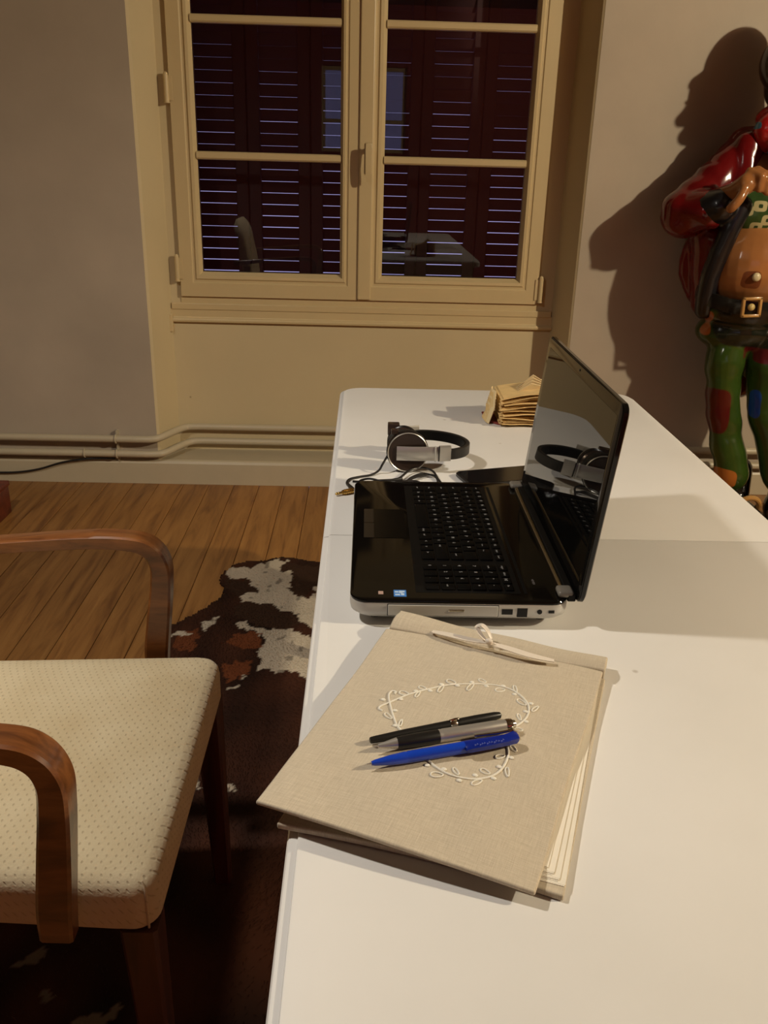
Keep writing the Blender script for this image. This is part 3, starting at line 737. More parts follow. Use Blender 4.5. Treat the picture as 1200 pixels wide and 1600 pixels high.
# curved fore section at the left: leaves standing up, curling round
for k in range(9):
    f_ = k/8; pts = []
    for j in range(7):
        a_ = -.9+1.7*j/6
        pts.append(Vector((.288-.016*math.cos(a_)-.0009*k, 1.80+.030*math.sin(a_)+.002*k, 0)))
    zt = .822-.005*k; zb = .7515+.0004*k
    MB().loft([[Vector((p.x-(.012-.0*k)*(1 if q == 0 else .15)*(1-f_*.3), p.y, z)) for p in pts] + [Vector((p.x-(.012-.0*k)*(1 if q == 0 else .15)*(1-f_*.3)+.0012, p.y+.0006, z)) for p in reversed(pts)] for q, z in enumerate((zb, (zb+zt)/2, zt))]).build('curled_page', M['old_page_pale'] if k % 3 == 0 else M['old_page'], fb, smooth=True)
MB().bbox(.262, .402, 1.800, 1.868, .7500, .7530, .0008, 1, None).build('book_cover', M['red_cover'], fb)
MB().loft([[Vector(p) for p in q] for q in ([(.267, 1.79, .7505), (.290, 1.770, .7505), (.290, 1.770, .7535), (.267, 1.79, .7560)], [(.272, 1.84, .7505), (.300, 1.82, .7505), (.300, 1.82, .7535), (.272, 1.84, .7560)])]).build('book_cover', M['red_cover'], fb, smooth=False)

# ------------------------------------------------------------------ linen album
al = thing('linen_album', 'linen covered album with white leaf embroidery at the near edge of the table', 'album', (.088, .690, TZ), R(-22.8))
AI = world_mat(al).inverted(); AM = world_mat(al)
def aw(px, py, z): return AI @ atz(px, py, z)
tl, tr, br, bl = aw(604, 981, .7680), aw(943, 1049, .7645), aw(835, 1393, .7645), aw(398, 1251, .7720)
def cz(u, v):      # height of the top cover above the table, u across, v along (0 = near edge)
    base = .0145+.0065*(1-abs(2*u-1)**2.2)*(.25+.75*v*(1-v)*4)+.0035*(1-u)*v
    base += .0075*(1-u)*max(0, 1-v/.55)**1.3 + .002*max(0, 1-v/.35)*math.sin(u*PI*1.1)
    base += .0008*math.sin(u*17+v*5)*math.sin(v*13)
    return base
def cpt(u, v):
    a_ = bl.lerp(br, u); b_ = tl.lerp(tr, u); p = a_.lerp(b_, v)
    edge = .0008*math.sin(v*9+1)*(abs(u-.5)*2)**6 + 0
    return Vector((p.x+edge, p.y+.0025*math.sin(u*PI)*(-1 if v < .02 else 0), cz(u, v)))
def sheet(P, nu, nv, th, fold=.003):
    b = MB(); top = [[P(i/nu, j/nv) for i in range(nu+1)] for j in range(nv+1)]
    vs = []; fs = []
    W_ = nu+1
    for row in top: vs += row
    for j, row in enumerate(top):
        for i, p in enumerate(row):
            e = min(i, nu-i, j, nv-j)
            vs.append(p-Vector((0, 0, th)))
    o = W_*(nv+1)
    for j in range(nv):
        for i in range(nu):
            a_ = j*W_+i; fs.append((a_, a_+1, a_+W_+1, a_+W_)); fs.append((o+a_, o+a_+W_, o+a_+W_+1, o+a_+1))
    for i in range(nu): fs.append((i, o+i, o+i+1, i+1)); a_ = nv*W_+i; fs.append((a_, a_+1, o+a_+1, o+a_))
    for j in range(nv): a_ = j*W_; fs.append((a_, a_+W_, o+a_+W_, o+a_)); a_ += nu; fs.append((a_, o+a_, o+a_+W_, a_+W_))
    return b.add(vs, fs)
def soft(o, w_=.0016):
    m = o.modifiers.new('b', 'BEVEL'); m.width = w_; m.segments = 3; m.limit_method = 'ANGLE'; m.angle_limit = R(50); return o
soft(sheet(cpt, 44, 56, .0042).build('top_cover', M['linen'], al, world=False, ang=60))
# bound strip at the head, beyond the fold line
h0, h1, h2, h3 = aw(608, 979, .7700), aw(945, 1048, .7655), aw(950, 1027, .7655), aw(626, 952, .7755)
def hpt(u, v): p = h0.lerp(h1, u).lerp(h3.lerp(h2, u), v); return Vector((p.x, p.y, .0152+.0040*math.sin(PI*min(1, v*1.15))+.0008*math.sin(u*14)+(1-u)*(.0035+.0060*v*(1-u)**2)))
soft(sheet(hpt, 40, 8, .013).build('binding_strip', M['linen'], al, world=False, ang=60))
l0, l1, l2, l3 = aw(432, 1287, .7575), aw(881, 1400, .7565), aw(946, 1060, .7565), aw(622, 985, .7565)
def lpt(u, v):
    p = l0.lerp(l1, u).lerp(l3.lerp(l2, u), v); return Vector((p.x, p.y+.006*math.sin(PI*u)*(1-v), .0062+.0016*(1-u)*max(0, 1-v*3)))
soft(sheet(lpt, 20, 24, .0058).build('bottom_cover', M['linen'], al, world=False, ang=60))
# pages, fanned a little at the right-hand side
for k in range(10):
    f_ = k/9.0; z = .0063+.0034*f_
    q0 = aw(470, 1268, .76); off = .0025*math.sin(k*2.1)+.001*(9-k)
    a_ = l0.lerp(l1, .06)+Vector((0, .012, 0)); b_ = l0.lerp(l1, .955)+Vector((off-.006*f_, .010+.0012*k, 0))
    c_ = l3.lerp(l2, .975)+Vector((off*.6-.004, -.018, 0)); d_ = l3.lerp(l2, .05)+Vector((0, -.018, 0))
    th = .0003 if k % 3 else .0005
    P_ = [(a_.x, a_.y), (b_.x, b_.y), (c_.x, c_.y), (d_.x, d_.y)]
    MB().prism(P_, z, z+th).build('page', M['page'], al, world=False, smooth=False)
# ribbon threaded through the head with a knotted loop
def rib(L, wd, name='ribbon', lift=0.0):
    pts = catmull([aw(a_, b_, z_) for a_, b_, z_ in L], 8); n = len(pts); rings = []
    for i, p in enumerate(pts):
        d = (pts[min(i+1, n-1)]-pts[max(i-1, 0)]).normalized(); s_ = Vector((0, 0, 1)).cross(d)
        if s_.length < .1: s_ = Vector((1, 0, 0))
        s_.normalize(); f_ = i/(n-1); ww = wd*(0.35+.65*math.sin(PI*min(max(f_, .04), .96))**.5)
        up = d.cross(s_)*-1
        rings.append([p-s_*ww, p+up*.0004, p+s_*ww, p+s_*ww-Vector((0, 0, .0008)), p-Vector((0, 0, .0004)), p-s_*ww-Vector((0, 0, .0008))])
    return MB().loft(rings).build(name, M['ribbon'], al, world=False)
rb = rib([(675, 986, .7725), (700, 991, .7755), (730, 998, .777), (764, 1004, .779)], .0046)
rib([(763, 1004, .779), (795, 1013, .7775), (830, 1024, .776), (866, 1032, .7725)], .0048)
rib([(762, 1003, .779), (752, 992, .784), (746, 980, .789), (753, 976, .792), (762, 985, .789), (768, 998, .782)], .0030, 'ribbon_loop')
MB().ball(aw(764, 1002, .7815), (.0045, .0035, .0032), 12, 8).build('ribbon_knot', M['ribbon'], al, world=False)
# embroidery
def em(cx, cy):
    px, py = 560+cx/4, 1040+cy/4; z = TZ+.026
    for _ in range(4):
        p = aw(px, py, z); den = (tl-bl).length; v = min(max((p.y-bl.y)/(tl.y-bl.y), 0), 1)
        a_ = bl.lerp(tl, v); b_ = br.lerp(tr, v); u = min(max((p.x-a_.x)/(b_.x-a_.x), 0), 1)
        z = TZ+cz(u, v)
    return Vector((p.x, p.y, z-TZ+.0004))
stems = [[(150, 285), (128, 272), (140, 255), (190, 235), (310, 185), (440, 150), (560, 125), (700, 118), (850, 125), (960, 155), (1030, 205), (1065, 260), (1055, 320), (1010, 365), (970, 385)],
         [(225, 180), (235, 168), (210, 162), (190, 190), (205, 270), (230, 350), (250, 390), (300, 440)],
         [(400, 570), (440, 600), (490, 640), (560, 680), (650, 705), (740, 712), (830, 695), (890, 655), (925, 600), (937, 550), (930, 505)]]
for s_ in stems: MB().tube(catmull([em(*p) for p in s_], 5), .0011, 6).build('embroidered_stem', M['thread'], al, world=False)
leaves = [(285, 175, 10, 60), (370, 182, -50, 45), (400, 142, 15, 50), (515, 147, -50, 55), (580, 104, 15, 60), (700, 135, -45, 60), (775, 98, 20, 50), (885, 155, 0, 60), (980, 150, 70, 50), (1020, 232, 30, 65), (1105, 272, -35, 50), (1005, 325, 65, 45), (265, 360, -70, 45), (187, 318, 35, 55), (1000, 402, 10, 55),
          (490, 684, 3, 80), (610, 664, 50, 55), (792, 665, 25, 65), (740, 732, -20, 70), (931, 668, 82, 60), (885, 570, -8, 60), (968, 520, 45, 55)]
for cx, cy, an, ln in leaves:
    pts = []
    for k in range(14):
        a_ = 2*PI*k/14; dx_, dy_ = ln*.5*math.cos(a_), ln*.19*math.sin(a_)*(1-.25*math.cos(a_))
        c_, s_ = math.cos(R(an)), math.sin(R(an)); pts.append(em(cx+dx_*c_-dy_*s_, cy+(dx_*s_+dy_*c_)))
    pts.append(pts[0]); MB().tube(pts, .0008, 5).build('embroidered_leaf', M['thread'], al, world=False)
dots = [(155, 215), (265, 212), (230, 283), (450, 160), (520, 120), (620, 128), (710, 106), (800, 131), (905, 130), (975, 182), (1080, 240), (1045, 290), (1048, 353), (430, 625), (535, 650), (630, 720), (730, 688), (845, 708), (880, 635), (955, 578), (230, 378), (360, 162)]
for d_ in dots: MB().ball(em(*d_), (.0027, .0021, .0011), 10, 6).build('embroidered_bud', M['thread'], al, world=False)

# ------------------------------------------------------------------ pens (lying on the cover)
def cover_z(p):
    q = AI @ Vector((p.x, p.y, 0)); v = min(max((q.y-bl.y)/(tl.y-bl.y), 0), 1)
    a_ = bl.lerp(tl, v); b_ = br.lerp(tr, v); u = min(max((q.x-a_.x)/(b_.x-a_.x), 0), 1); return TZ+cz(u, v)
def axis(px0, py0, px1, py1, r):
    a_ = atz(px0, py0, .782); b_ = atz(px1, py1, .782)
    for _ in range(4): a_ = atz(px0, py0, cover_z(a_)+r+.0012); b_ = atz(px1, py1, cover_z(b_)+r+.0012)
    return a_, b_
def pen(name, label, p4, r, parts):
    a_, b_ = axis(*p4, r); L = (b_-a_).length; t = thing(name, label, 'pen', a_, 0, 'pens on the album')
    d = (b_-a_)/L
    for pn, prof, mat in parts:
        MB().tube([a_+d*(h*L) for h, _ in prof], [q for _, q in prof], 20).build(pn, mat, t, ang=40)
    return t, a_, b_, d, L
pen_blk = plain('pen_black', (.010, .009, .008), .35)
t, a_, b_, d, L = pen('ballpoint_pen', 'slim black pen, the farthest of three pens on the album', (578, 1157, 783, 1117), .0042,
    [('barrel', [(0, .0022), (.006, .0030), (.04, .0033), (.25, .0041), (.62, .0044)], pen_blk),
     ('ring', [(.595, .0046), (.60, .0049), (.64, .0049), (.645, .0046)], M['chrome']),
     ('cap', [(.64, .0044), (.80, .0045), (.95, .0040), (.99, .0030), (1, .0012)], pen_blk)])
MB().tube([a_+d*(.60*L)+Vector((0, -.0008, .0052)), a_+d*(.63*L)+Vector((0, -.0008, .0062)), a_+d*(.66*L)+Vector((0, 0, .0052))], .0011, 8).build('clip', M['chrome'], t)
t, a_, b_, d, L = pen('ballpoint_pen', 'silver pen with a black rubber grip, the middle of three pens on the album', (583, 1167, 804, 1131), .0062,
    [('tip', [(0, .0006), (.03, .0009), (.035, .0018), (.16, .0050)], M['brushed']),
     ('grip', [(.16, .0052), (.18, .0056), (.3, .0062), (.44, .0063), (.45, .0061)], pen_blk),
     ('barrel', [(.45, .0060), (.46, .0062), (.47, .0059), (.48, .0062), (.85, .0060), (.93, .0055)], M['brushed']),
     ('cap', [(.93, .0057), (.94, .0060), (.975, .0056), (.98, .0045), (1, .0038)], M['chrome'])])
side = d.cross(Vector((0, 0, 1))).normalized()
cl = MB(); pts = [a_+d*(.965*L)+side*.004, a_+d*(.955*L)+side*.0085, a_+d*(.85*L)+side*.0095, a_+d*(.68*L)+side*.0080]
cl.tube(pts, [.0016, .0018, .0018, .0013], 8); cl.build('clip', M['chrome'], t)
blue = plain('translucent_blue', (.007, .050, .46), .2, coat=.3); blue.node_tree.nodes['Principled BSDF'].inputs['Subsurface Weight'].default_value = .15
blued = plain('blue_plastic', (.005, .018, .22), .24, coat=.2)
t, a_, b_, d, L = pen('ballpoint_pen', 'translucent blue pen, the nearest of three pens on the album', (573, 1194, 806, 1154), .0056,
    [('tip', [(0, .0005), (.02, .0008), (.035, .0012)], M['brushed']),
     ('barrel', [(.03, .0018), (.05, .0026), (.15, .0044), (.25, .0052), (.26, .0049), (.27, .0053), (.65, .0055)], blue),
     ('cap', [(.64, .0056), (.66, .0058), (.93, .0053), (.985, .0045), (1, .0030)], blued)])
side = d.cross(Vector((0, 0, 1))).normalized(); upv = side.cross(d).normalized()
def clipM(h, s_, u_): return a_+d*(h*L)+side*s_+upv*u_
cl = MB(); rings = []
for h, s0, s1, u0, u1 in ((.635, .0030, .0080, .0010, .0040), (.66, .0020, .0088, .0, .0058), (.80, .0010, .0086, .0, .0062), (.92, -.001, .0076, .0, .0062), (.99, -.004, .0058, -.001, .0058), (1.01, -.003, .0040, 0, .0048)):
    rings.append([clipM(h, s0, u0), clipM(h, s1, u0), clipM(h, s1, u1*.7), clipM(h, (s0+s1)/2+.001, u1), clipM(h, s0, u1)])
cl.loft(rings).build('clip', blued, t)
bx_ = (d).normalized()
Mx = Matrix.Translation(clipM(.79, .0068, .0058)) @ Matrix((d, -side, upv)).transposed().to_4x4()
ms = MB()
for k in range(13):
    x0_ = -.0145+.0023*k; z_ = .0009*math.sin(k*2.2)
    ms.tube([Mx @ Vector((x0_, z_-.0008, .0002)), Mx @ Vector((x0_+.0008, z_+.0010, .0004)), Mx @ Vector((x0_+.0016, z_-.0004, .0002))], .00016, 4)
ms.build('faded_print', plain('faded_print', (.25, .30, .62), .5), t, smooth=False)

# ------------------------------------------------------------------ armchair (faces +x, towards the table)
ac = thing('armchair', 'pale upholstered armchair with curved wooden arms facing the table', 'chair', (-.50, 1.03, 0))
def seat_ring(ins, z, crown=0):
    x0, x1 = -.80+ins, -.234-ins
    out = []
    def wid(xx): return .238+.027*(xx+.80)/.57
    P = rrect(x0, x1, -1, 1, 0, 7, (.04/.26, .045/.26, .045/.26, .04/.26))
    r = .030
    poly = rrect(x0, x1, -.25+ins, .25-ins, max(r-ins*.3, .008), 7)
    for px_, py_ in poly:
        s_ = (px_-x0)/(x1-x0); k = .90+.13*s_
        out.append(Vector((px_, 1.035+py_*k, z)))
    return out
rings = [seat_ring(a_, z) for a_, z in ((.012, .402), (.004, .402), (.0, .408), (.0, .452), (.0015, .462), (.006, .470), (.016, .477), (.045, .483), (.09, .488), (.15, .491), (.21, .492))]
# subdivide each ring edge for smooth shading is unnecessary: shade smooth
st_ = MB().loft(rings, True, True).build('seat', M['seat'], ac, ang=50)
# piping seam around the corner
pp = [p+Vector((0, 0, 0)) for p in seat_ring(-.0008, .452)]
sm = MB(); corner = seat_ring(-.0006, .0)
k0 = min(range(len(corner)), key=lambda i_: (corner[i_].x+.235)**2+(corner[i_].y-.775)**2)
c_ = corner[k0]; sm.tube([Vector((c_.x, c_.y, .404)), Vector((c_.x, c_.y, .455)), Vector((c_.x-.001, c_.y+.001, .464)), Vector((c_.x-.005, c_.y+.005, .471))], .0016, 6)
sm.build('piping', M['seat'], ac)
def sweep(path, wy, th, y0, name, mat):      # rectangular section with eased corners, path in xz
    pts = catmull([Vector((a_, 0, b_)) for a_, b_, *_ in path], 7)
    ths = catmull([Vector((p[2], p[3], p[4] if len(p) > 4 else 0)) for p in path], 7)
    rings = []; n = len(pts)
    for i_, p in enumerate(pts):
        dd = (pts[min(i_+1, n-1)]-pts[max(i_-1, 0)]).normalized(); nn = Vector((-dd.z, 0, dd.x)); t_, w_, oy = ths[i_].x/2, ths[i_].y/2, ths[i_].z
        e = .2
        sec = [(-1, -1+e), (-1+e, -1), (1-e, -1), (1, -1+e), (1, 1-e), (1-e, 1), (-1+e, 1), (-1, 1-e)]
        rings.append([Vector((p.x+nn.x*a_*t_, y0+oy+b_*w_, p.z+nn.z*a_*t_)) for a_, b_ in sec])
    return MB().loft(rings).build(name, mat, ac, ang=30)
arm = [(-.342, .428, .038, .024), (-.340, .47, .040, .026), (-.332, .54, .038, .029), (-.324, .61, .034, .034), (-.323, .652, .031, .038), (-.338, .680, .028, .040), (-.372, .692, .025, .041), (-.45, .693, .023, .040), (-.60, .680, .022, .038), (-.75, .664, .026, .036), (-.835, .655, .028, .03)]
sweep([(a_+.004, *r_) for a_, *r_ in arm], 0, 0, .752, 'armrest', M['chair_wood'])
sweep([(a_-.012, b_-.026*min(1, (b_-.42)/.2), *r_) for a_, b_, *r_ in arm], 0, 0, 1.330, 'armrest', M['chair_wood'])
def legm(top, bot, r0, r1, name='leg'):
    top, bot = Vector(top), Vector(bot)
    rings = [[Vector((c.x+sx*h, c.y+sy*h, c.z)) for sx, sy in ((-1, -.8), (-.8, -1), (.8, -1), (1, -.8), (1, .8), (.8, 1), (-.8, 1), (-1, .8))] for c, h in ((top, r0), (top.lerp(bot, .5), (r0+r1)/2), (bot, r1))]
    MB().loft(rings).build(name, M['dark_wood'], ac, smooth=False)
legm((-.257, .800, .403), (-.246, .800, .007), .0225, .014)
legm((-.257, 1.262, .403), (-.246, 1.262, .007), .0225, .014)
legm((-.775, .83, .60), (-.86, .83, .007), .020, .015)
legm((-.775, 1.24, .60), (-.86, 1.24, .007), .020, .015)
rl = MB()
rl.box(-.78, -.27, .845, .865, .375, .402).box(-.78, -.27, 1.205, 1.225, .375, .402).box(-.79, -.765, .83, 1.24, .375, .402).build('seat_rail', M['dark_wood'], ac, smooth=False)
# upholstered back, gently curved
rings = []
for k in range(12):
    f_ = k/11; z = .47+.42*f_; xx = -.772-.075*f_**1.2; hw_ = .195+.02*math.sin(PI*f_)-(.05*(max(0, f_-.8)/.2)**2); th = .032*math.sqrt(max(.05, 1-max(0, (f_-.85)/.15)**2))
    ring = []
    for p in rrect(-th, th, -hw_, hw_, min(th*.95, .03), 6):
        ring.append(Vector((xx+p[0]-.25*(p[1]**2)*-1*.9, 1.035+p[1], z)))
    rings.append(ring)
MB().loft(rings).build('backrest', M['seat'], ac, ang=60)

# ------------------------------------------------------------------ cowhide
def inpoly(x_, y_, P):
    c = False; n = len(P); j = n-1
    for i_ in range(n):
        if ((P[i_][1] > y_) != (P[j][1] > y_)) and (x_ < (P[j][0]-P[i_][0])*(y_-P[i_][1])/(P[j][1]-P[i_][1])+P[i_][0]): c = not c
        j = i_
    return c
out = [(-.44, 2.59), (-.40, 2.65), (-.33, 2.665), (-.27, 2.695), (-.20, 2.68), (-.139, 2.66), (0.0, 2.655), (.12, 2.66), (.20, 2.62), (.23, 2.5), (.26, 2.35), (.36, 2.28), (.47, 2.24), (.50, 2.12), (.42, 2.0), (.36, 1.85), (.35, 1.6), (.36, 1.3), (.40, 1.05), (.50, .9), (.52, .78), (.42, .72), (.28, .68), (.1, .60), (-.15, .56), (-.4, .60), (-.6, .66), (-.75, .70), (-.82, .82), (-.74, .95), (-.66, 1.08), (-.62, 1.3), (-.60, 1.6), (-.57, 1.85), (-.555, 2.0), (-.56, 2.08), (-.575, 2.15), (-.55, 2.205), (-.495, 2.28), (-.45, 2.35), (-.425, 2.43), (-.45, 2.52)]
out = [(p.x, p.y) for p in catmull([Vector((a_, b_, 0)) for a_, b_ in out], 4, True)]
def C7(L): return [tuple(atz(240+a_/3.636, 860+b_/3.636, .004)[:2]) for a_, b_ in L]
white = [C7([(405, 115), (470, 98), (560, 100), (600, 85), (700, 50), (765, 62), (715, 95), (730, 118), (790, 122), (850, 150), (815, 170), (770, 175), (790, 205), (750, 225), (800, 250), (880, 268), (915, 240), (900, 200), (1000, 215), (1080, 260), (1080, 470), (900, 445), (860, 430), (830, 395), (780, 350), (700, 335), (660, 305), (500, 297), (485, 250), (560, 240), (600, 235), (560, 190), (530, 150), (430, 165)]),
         C7([(463, 408), (520, 415), (560, 435), (640, 450), (700, 440), (800, 455), (900, 495), (1000, 520), (1000, 740), (870, 722), (830, 725), (780, 700), (740, 665), (700, 695), (650, 662), (590, 690), (560, 690), (600, 640), (610, 600), (590, 570), (640, 520), (640, 480), (560, 460), (470, 440)]),
         C7([(280, 400), (360, 380), (365, 395), (330, 420), (300, 470), (275, 440)]), C7([(75, 490), (140, 465), (225, 458), (190, 480), (100, 500)]),
         C7([(430, 785), (470, 775), (465, 800), (440, 805)]), C7([(500, 710), (530, 705), (525, 725)]), C7([(200, 1310), (240, 1290), (260, 1350), (220, 1340)]),
         C7([(380, 1360), (440, 1340), (470, 1370), (420, 1385)])]
for L in ([(20, 1510), (45, 1488), (72, 1487), (64, 1497)], [(55, 1568), (75, 1543), (95, 1552)], [(100, 1600), (150, 1590), (195, 1562), (170, 1600), (130, 1625)]): white.append([tuple(atz(a_, b_, .004)[:2]) for a_, b_ in L])
rust = [C7([(440, 470), (620, 470), (600, 560), (500, 560), (430, 520)]), C7([(380, 640), (560, 620), (540, 700), (400, 740)]), C7([(130, 470), (250, 440), (240, 560), (100, 560)])]
dark = [C7([(410, 165), (520, 170), (600, 240), (480, 255), (410, 220)]), C7([(715, 90), (760, 75), (950, 90), (1000, 200), (900, 215), (860, 270), (760, 240), (800, 190), (770, 125), (720, 120)]), C7([(480, 300), (660, 305), (840, 400), (780, 450), (600, 430), (450, 370)])]
rx0, rx1, ry0, ry1, st = -.86, .56, .52, 2.74, .006
nx, ny = int((rx1-rx0)/st), int((ry1-ry0)/st); idx = {}; vs = []; cols = []; fs = []
def hide_col(x_, y_):
    jx = .012*noise.noise(Vector((x_*28, y_*28, 1)))+.007*noise.noise(Vector((x_*90, y_*60, 3))); jy = .022*noise.noise(Vector((x_*28, y_*22, 7)))+.014*noise.noise(Vector((x_*95, y_*45, 9)))
    a_, b_ = x_+jx, y_+jy
    n_ = noise.noise(Vector((x_*9, y_*6, 4)))
    for P in dark:
        if inpoly(a_, b_, P): return (.035, .016, .009)
    for P in white:
        if inpoly(a_, b_, P): k = (.48 if b_ > 1.2 else .16)+.10*n_*(b_ > 1.2) - (.25 if b_ > 1.2 and noise.noise(Vector((x_*40, y_*30, 2))) > .42 else 0); return (k, k*.86, k*.66)  # near white patches darkened: shade under chair and table put into the colour
    for P in rust:
        if inpoly(a_, b_, P): return (.14, .040, .014)
    k = .5+n_*.9
    k = min(max(k, 0), 1); return (.012+.045*k, .005+.014*k, .0035+.006*k)
def vid(i_, j_):
    if (i_, j_) not in idx:
        x_, y_ = rx0+i_*st, ry0+j_*st; idx[(i_, j_)] = len(vs)
        vs.append((x_, y_, .0045+.0012*noise.noise(Vector((x_*5, y_*5, 0))))); cols.append(hide_col(x_, y_)+(1,))
    return idx[(i_, j_)]
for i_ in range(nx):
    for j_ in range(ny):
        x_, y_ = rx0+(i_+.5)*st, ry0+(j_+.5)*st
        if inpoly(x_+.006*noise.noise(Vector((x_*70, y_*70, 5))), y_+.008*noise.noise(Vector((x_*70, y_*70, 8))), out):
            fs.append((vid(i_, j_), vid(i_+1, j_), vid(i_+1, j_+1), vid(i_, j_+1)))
me = bpy.data.meshes.new('cowhide'); me.from_pydata(vs, [], fs); at_ = me.color_attributes.new('hide', 'FLOAT_COLOR', 'POINT')
at_.data.foreach_set('color', np.array(cols, dtype=np.float32).ravel())
def hide_mat():
    m, t, b = nt('cowhide'); a_ = N(t, 'ShaderNodeAttribute', attribute_name='hide'); t.links.new(a_.outputs['Color'], b.inputs['Base Color'])
    b.inputs['Roughness'].default_value = .7; b.inputs['Specular IOR Level'].default_value = .15; return m
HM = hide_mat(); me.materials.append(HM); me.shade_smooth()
rug = thing('cowhide_rug', 'brown and white cowhide rug on the floorboards under the table', 'rug', (-.1, 1.6, 0))
hide = bpy.data.objects.new('hide', me); COL.objects.link(hide); me.transform(Matrix.Translation((.1, -1.6, 0))); hide.parent = rug
sol = hide.modifiers.new('s', 'SOLIDIFY'); sol.thickness = .003; sol.offset = -1
# short hair
hv = []; hf = []; hc = []; rnd = random.Random(3)
for q in fs:
    if rnd.random() > .85: continue
    for _ in range(1):
        cx, cy = vs[q[0]][0]+rnd.random()*st, vs[q[0]][1]+rnd.random()*st
        if cy < 1.15 and rnd.random() > .3: continue
        an = 1.2+.9*noise.noise(Vector((cx*3, cy*3, 2)))+rnd.uniform(-.5, .5); ln = rnd.uniform(.008, .015)
        dx_, dy_ = math.cos(an)*ln, -abs(math.sin(an))*ln; w_ = .0007
        o_ = len(hv); hv += [(cx-w_+.1, cy-1.6, .0050), (cx+w_+.1, cy-1.6, .0050), (cx+dx_+.1, cy+dy_-1.6, .0050+ln*.38)]
        hf.append((o_, o_+1, o_+2)); c_ = cols[q[0]]; k = rnd.uniform(.8, 1.25); hc += [tuple(v_*k for v_ in c_[:3])+(1,)]*3
hm_ = bpy.data.meshes.new('hair'); hm_.from_pydata(hv, [], hf); a2 = hm_.color_attributes.new('hide', 'FLOAT_COLOR', 'POINT'); a2.data.foreach_set('color', np.array(hc, dtype=np.float32).ravel())
hm_.materials.append(HM); ho = bpy.data.objects.new('hair', hm_); COL.objects.link(ho); ho.parent = rug; ho['kind'] = 'stuff'

# ------------------------------------------------------------------ low box at the left edge
c_ = atz(19, 799, 0)
lb = thing('wooden_box', 'low dark red wooden box on the floor at the left edge near the wall', 'box', (c_.x-.2, c_.y-.22, 0))
MB().bbox(c_.x-.42, c_.x, c_.y-.45, c_.y, 0.0, .105, .003, 2).build('box_body', M['red_wood'], lb)
MB().bbox(c_.x-.428, c_.x+.004, c_.y-.458, c_.y+.004, .105, .124, .003, 2).build('box_lid', M['red_wood'], lb)

# ------------------------------------------------------------------ painted figure
sta = thing('painted_statue', 'life-size glossy painted figure of a pot-bellied man in a red coat and patched green trousers', 'statue', (1.42, 3.16, 0))
def J(px, py, Y): return at(px, py, Y+.04)-Vector((0, .04, 0))
root = Vector((1.42, 3.16, 0))
def loc(p): return tuple(Vector(p)-root)
skinc = (.33, .135, .043)
# body: belly, chest, neck, head, arms and hands as one surface
bd = MB()
bd.ball((1.375, 3.135, .955), (.165, .155, .165), 28, 18)
bd.ball((1.385, 3.17, 1.16), (.150, .115, .17), 24, 14)
bd.limb((1.30, 3.20, 1.335), .055, (1.51, 3.20, 1.335), .055)
bd.limb((1.40, 3.19, 1.35), .062, (1.405, 3.165, 1.50), .055)
bd.ball((1.42, 3.15, 1.595), (.085, .100, .115), 24, 16)          # skull
bd.ball((1.405, 3.095, 1.545), (.055, .055, .055), 16, 10)         # jaw
bd.ball((1.392, 3.035, 1.515), (.030, .030, .028), 12, 8); bd.limb((1.395, 3.05, 1.55), .028, (1.40, 3.10, 1.46), .045)          # chin
bd.limb((1.397, 3.060, 1.615), .016, (1.385, 3.008, 1.572), .022)  # nose
for sx in (-1, 1):
    bd.ball((1.405+sx*.038, 3.068, 1.575), (.026, .022, .024), 12, 8)   # cheeks
    bd.ball((1.42+sx*.086, 3.16, 1.585), (.012, .022, .030), 10, 8)     # ears
bd.limb((1.370, 3.062, 1.632), .012, (1.432, 3.060, 1.632), .012)
bd.limb((1.383, 3.044, 1.552), .009, (1.410, 3.044, 1.552), .009)
# right arm of the figure (image left), bent across the chest, thumb hooked in the lapel
el = J(1072, 330, 3.17); wr = J(1146, 300, 3.02)
bd.limb((1.29, 3.20, 1.32), .048, el, .046); bd.limb(el, .042, wr, .030)
hc_ = J(1166, 288, 2.985)
bd.limb(wr, .030, hc_, .034); bd.ball(J(1172, 284, 2.98), (.040, .026, .032), 16, 10)
th = catmull([J(1163, 296, 2.965), J(1157, 309, 2.955), J(1148, 320, 2.955), J(1141, 326, 2.965)], 4)
for q0, q1, ra, rb_ in zip(th[:-1], th[1:], (.0165,)*12, (.016,)*12): bd.limb(q0, ra, q1, rb_, 10)
for k, (ax, ay, bx2, by2, cx2, cy2) in enumerate(((1172, 268, 1190, 276, 1186, 296), (1184, 266, 1203, 278, 1197, 300), (1194, 272, 1213, 286, 1206, 304), (1202, 280, 1221, 294, 1212, 310))):
    a1, b1, c1 = J(ax, ay, 2.985), J(bx2, by2, 2.950), J(cx2, cy2, 2.955)
    bd.limb(a1, .0155, b1, .0145, 10); bd.limb(b1, .0145, c1, .0125, 10)
